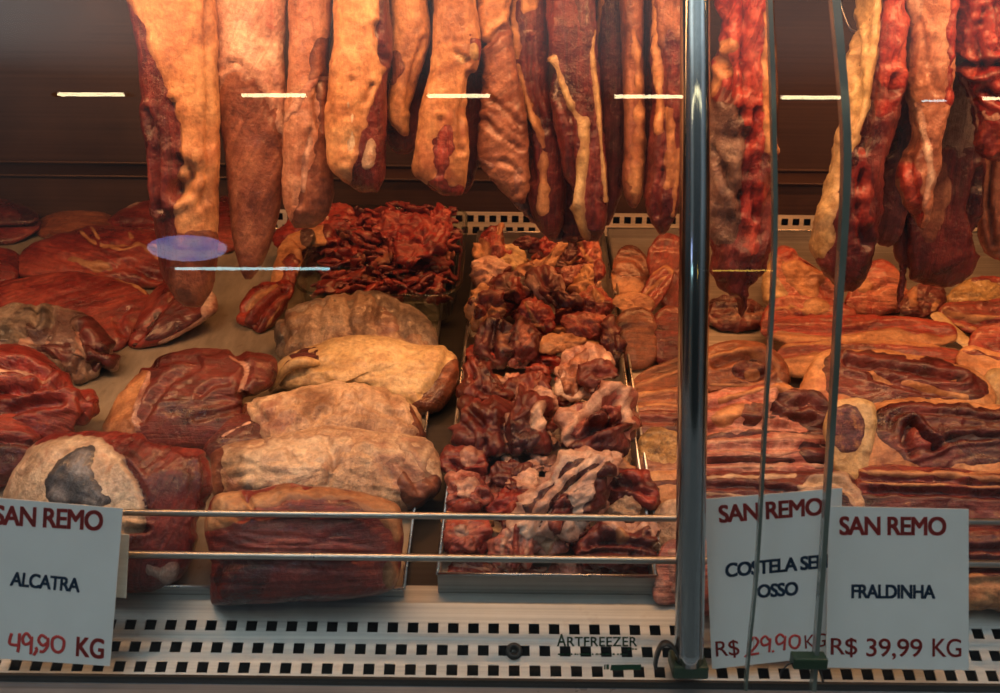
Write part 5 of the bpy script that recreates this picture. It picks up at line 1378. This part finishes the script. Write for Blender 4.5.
U('shaded scrap with a nub of fat beneath the wide dark hanging slab', '900,310 910,292 926,280 942,284 946,300 936,314 914,318', 'lean_dark', name='beef_piece', lift=.012, ns=.15, patches=[(FAT, 'fat_orange', ['908,292 916,290 918,304 910,306', '930,302 938,301 939,309 931,310'], 3)])
U('ochre crinkled piece of tripe at the back by the frame edge', '946,302 954,288 968,279 990,277 1030,280 1030,304 990,310 960,310', 'tripe', name='tripe_piece', ns=.13, patches=[(LEAN, 'lean_red', ['962,278 985,272 1030,274 1030,284 985,281'], 3)])
U('long straight red slab with a wavy fat underside, topmost of the back stack', '768,334 776,320 800,316 850,315 900,317 944,322 956,332 952,343 920,347 880,346 856,350 820,344 790,346', 'lean_bright', tilt=34, lift=.022, th=.8, grain=0,
  patches=[(FAT, 'fat_orange', ['766,334 790,332 808,334 820,338 850,334 880,328 896,326 910,332 952,334 954,346 900,352 800,352 770,348'], 3)], gr=[(3, .2, '775,330 810,333 850,332 892,325 950,333')])
U('long red slab under the wavy one, over the first dark folded roll', '774,364 778,350 796,342 850,342 920,344 958,350 972,366 968,378 900,376 850,372 800,378', 'lean_red', tilt=34, lift=.012, th=.8,
  patches=[(FAT, 'fat_orange', ['772,362 800,354 830,354 828,364 800,380 776,376', '1.8| 780,346 850,342 940,346'], 3)], gr=[(3, .16, '780,354 850,350 955,358')])
U('layered red and cream slab by the frame edge behind the long slabs', '938,316 946,303 970,301 1030,299 1030,330 1000,336 972,334 952,326', 'lean_red', tilt=38, lift=.02, patches=[(FAT, 'fat_orange', ['2.2| 944,310 970,318 1000,316 1030,314', '2.4| 955,324 980,330 1030,324'], 3)], gr=[(3, .22, '946,314 980,324 1030,320')])
U('rolled end of marbled slab at the frame edge, below the layered one', '968,346 974,332 986,325 1030,326 1030,356 1000,358 976,354', 'marbled', tilt=42, lift=.012)
U('diagonal strip of brown rind beside the long slabs', '930,316 940,312 956,326 976,346 972,352 956,342 942,328', 'fat_yellow', tilt=36, lift=.02, th=.5)
U('block of orange fat at the frame edge beyond the long slabs', '956,362 964,346 990,350 1030,362 1030,384 996,388 974,380', 'fat_orange', tilt=42, lift=.012, patches=[(LEAN, 'lean_red', ['2| 962,350 990,356 1030,368'], 3)])
U('yellow fat block at the frame edge next to the first folded roll', '978,396 984,376 996,368 1030,374 1030,406 1000,408', 'fat_yellow', tilt=48, lift=.01)
U('dark folded flank roll with a fat line through its middle, behind the largest roll', '796,412 800,386 812,362 828,352 850,349 890,351 940,359 974,371 992,388 996,402 985,412 940,416 900,420 860,430 820,424', 'fat_orange', name='folded_flank_roll', tilt=40, lift=.012, th=.8, grain=5, ns=.04,
  patches=[(LEAN, 'lean_dark', ['821,372 830,355 850,350 890,352 938,360 968,371 986,386 986,397 955,398 920,399 880,402 845,396 828,390'], 2.5, 'dark lean face inside the fat rim'), ('fat_seam', 'fat_orange', ['2.2| 868,370 884,380 905,383 935,390 965,397', '1.5| 866,368 888,366 930,376 958,378'], 2)],
  gr=[(3.5, .35, '848,362 866,366 890,366 930,374 962,380'), (3, .2, '872,376 900,386 950,396')])
U('largest dark folded flank roll, with a swirled centre, above the FRALDINHA card', '852,486 856,452 862,426 872,410 892,400 930,400 990,404 1040,412 1050,450 1040,484 990,490 930,490 885,492', 'fat_orange', name='folded_flank_roll', tilt=48, lift=.01, th=.75, grain=10, ns=.04,
  patches=[(LEAN, 'lean_dark', ['874,424 882,408 896,402 930,403 990,408 1045,414 1050,452 1000,462 960,467 925,468 900,456 884,444'], 2.5, 'dark lean face inside the fat rim'), (LEAN + '_swirl', 'lean_red', ['906,436 914,424 926,436 938,444 930,452 912,448'], 3), ('fat_seam', 'fat_pink', ['1.4| 936,446 960,436 1000,436 1045,442', '1.3| 904,438 910,424 922,434'], 2)],
  gr=[(4, .4, '908,426 904,440 912,452'), (3, .3, '912,424 924,438 940,446'), (3, .25, '930,450 956,438 1000,436 1045,440'), (2.5, .14, '890,430 896,416 930,412 1000,420')])
U('upright fat-sided slab end carrying a purple round inspection stamp', '824,432 830,404 852,398 874,404 876,430 870,462 866,500 848,512 838,480 830,452', 'fat_yellow', tilt=60, th=.6, ns=.03,
  patches=[('inspection_stamp', 'stamp_purple', ['843,404 855,408 864,420 865,438 856,450 843,451 832,442 829,424 833,410'], 1.2, 'purple round ink stamp')])
U('brown swirled roll beside the pole, behind the stack of striped slabs', '694,376 702,352 720,342 748,341 770,349 786,364 790,386 774,396 740,394 706,392', 'lean_brown', name='folded_flank_roll', tilt=44, lift=.01, th=.8,
  patches=[(LEAN, 'lean_dark', ['732,372 740,360 756,356 768,362 770,376 756,380 742,380'], 4), (FAT, 'fat_orange', ['1.8| 706,358 730,352 750,350 772,360 780,376', '744,372 756,370 760,376 748,379', '1.8| 712,384 740,386 776,390'], 3)],
  gr=[(3.5, .35, '716,364 736,358 758,356 772,368'), (3, .3, '736,374 752,378 768,372')])
U('striped slab with knots of dark meat on top, beside the steel pole', '694,414 702,396 730,388 772,388 812,394 832,408 834,428 820,444 770,448 706,446', 'lean_pink', tilt=42, lift=.012, th=.8, grain=-8, ns=.08,
  patches=[(LEAN, 'lean_purple', ['770,404 782,394 800,392 822,400 832,414 826,426 806,424 790,416 776,412', '740,412 752,404 766,406 776,414 762,420 746,420', '706,436 740,434 790,430 830,432 826,446 700,450'], 3), (FAT, 'fat_orange', ['712,418 730,408 742,408 734,418 720,424', '1.4| 720,400 750,392 790,390'], 4)],
  gr=[(4, .4, '780,398 794,406 812,402 826,412'), (3.5, .35, '770,410 790,418 816,420'), (3.5, .3, '700,428 740,424 780,426 826,428'), (3, .2, '708,408 738,400 770,396')])
U('thick striped pink slab in the middle of the layered stack by the pole', '692,462 700,442 740,436 800,433 838,438 854,450 856,466 840,478 790,482 706,480', 'lean_pink', tilt=44, lift=.010, th=.8, ns=.06,
  patches=[(FAT, 'fat_pink', ['2| 698,444 745,440 800,436 838,440 850,452', '1.6| 704,454 740,450 775,456 800,450', '3| 700,468 750,466 800,464 846,468', '1.5| 820,444 840,452 838,466'], 3), (LEAN, 'lean_dark', ['804,446 824,444 830,456 816,462 802,456', '2| 704,460 750,458 796,460'], 3)],
  gr=[(3, .25, '700,450 750,446 836,446'), (3, .25, '700,463 750,461 840,462'), (3, .2, '800,448 812,460 832,462')])
U('dark slab with a creamy fat end just above the COSTELA card', '690,500 698,476 740,472 800,470 842,474 860,492 864,516 840,534 780,536 704,534', 'lean_dark', tilt=48, lift=.004, th=.8, ns=.06,
  patches=[(FAT, 'fat_cream', ['798,486 815,476 838,474 852,482 862,502 856,512 842,494 824,488 806,492', '2.2| 700,478 745,476 795,474', '1.6| 704,494 740,496 770,502'], 3)], gr=[(3, .25, '700,486 760,486 800,492'), (3, .25, '812,480 840,482 856,500')])
U('striped slab with bright fat bands across its top, just above the FRALDINHA card', '856,512 860,474 878,466 920,468 980,470 1045,474 1045,524 980,534 900,536', 'lean_red', tilt=48, lift=.004, th=.75, ns=.05, grain=2,
  patches=[(FAT, 'fat_orange', ['2.6| 862,472 900,474 960,476 1045,482', '1.6| 862,482 910,486 960,486 1045,490', '1.8| 960,474 1000,470 1045,468'], 2.5), (LEAN, 'lean_dark', ['858,498 900,496 1045,502 1045,534 900,538 858,516'], 5)], gr=[(3, .25, '862,478 920,480 1045,486'), (3, .22, '862,490 920,492 1045,496')])
U('front slab with an orange fat underside showing past the FRALDINHA card', '852,606 856,556 870,534 930,530 1000,530 1050,534 1050,604 980,612 900,612', 'lean_dark', tilt=64, th=.7, ns=.05,
  patches=[(FAT, 'fat_orange', ['850,584 900,578 960,576 1055,572 1055,616 850,616'], 4)], gr=[(3, .25, '860,576 930,572 1045,568'), (3, .2, '860,552 930,548 1045,550')])
U('front slab hidden mostly behind the COSTELA card', '696,606 700,556 716,534 780,532 842,536 858,560 856,604 800,612 730,612', 'lean_pink', tilt=64, th=.7, patches=[(FAT, 'fat_pink', ['2.5| 704,556 760,550 846,554', '2.5| 704,580 770,576 850,580'], 3)])
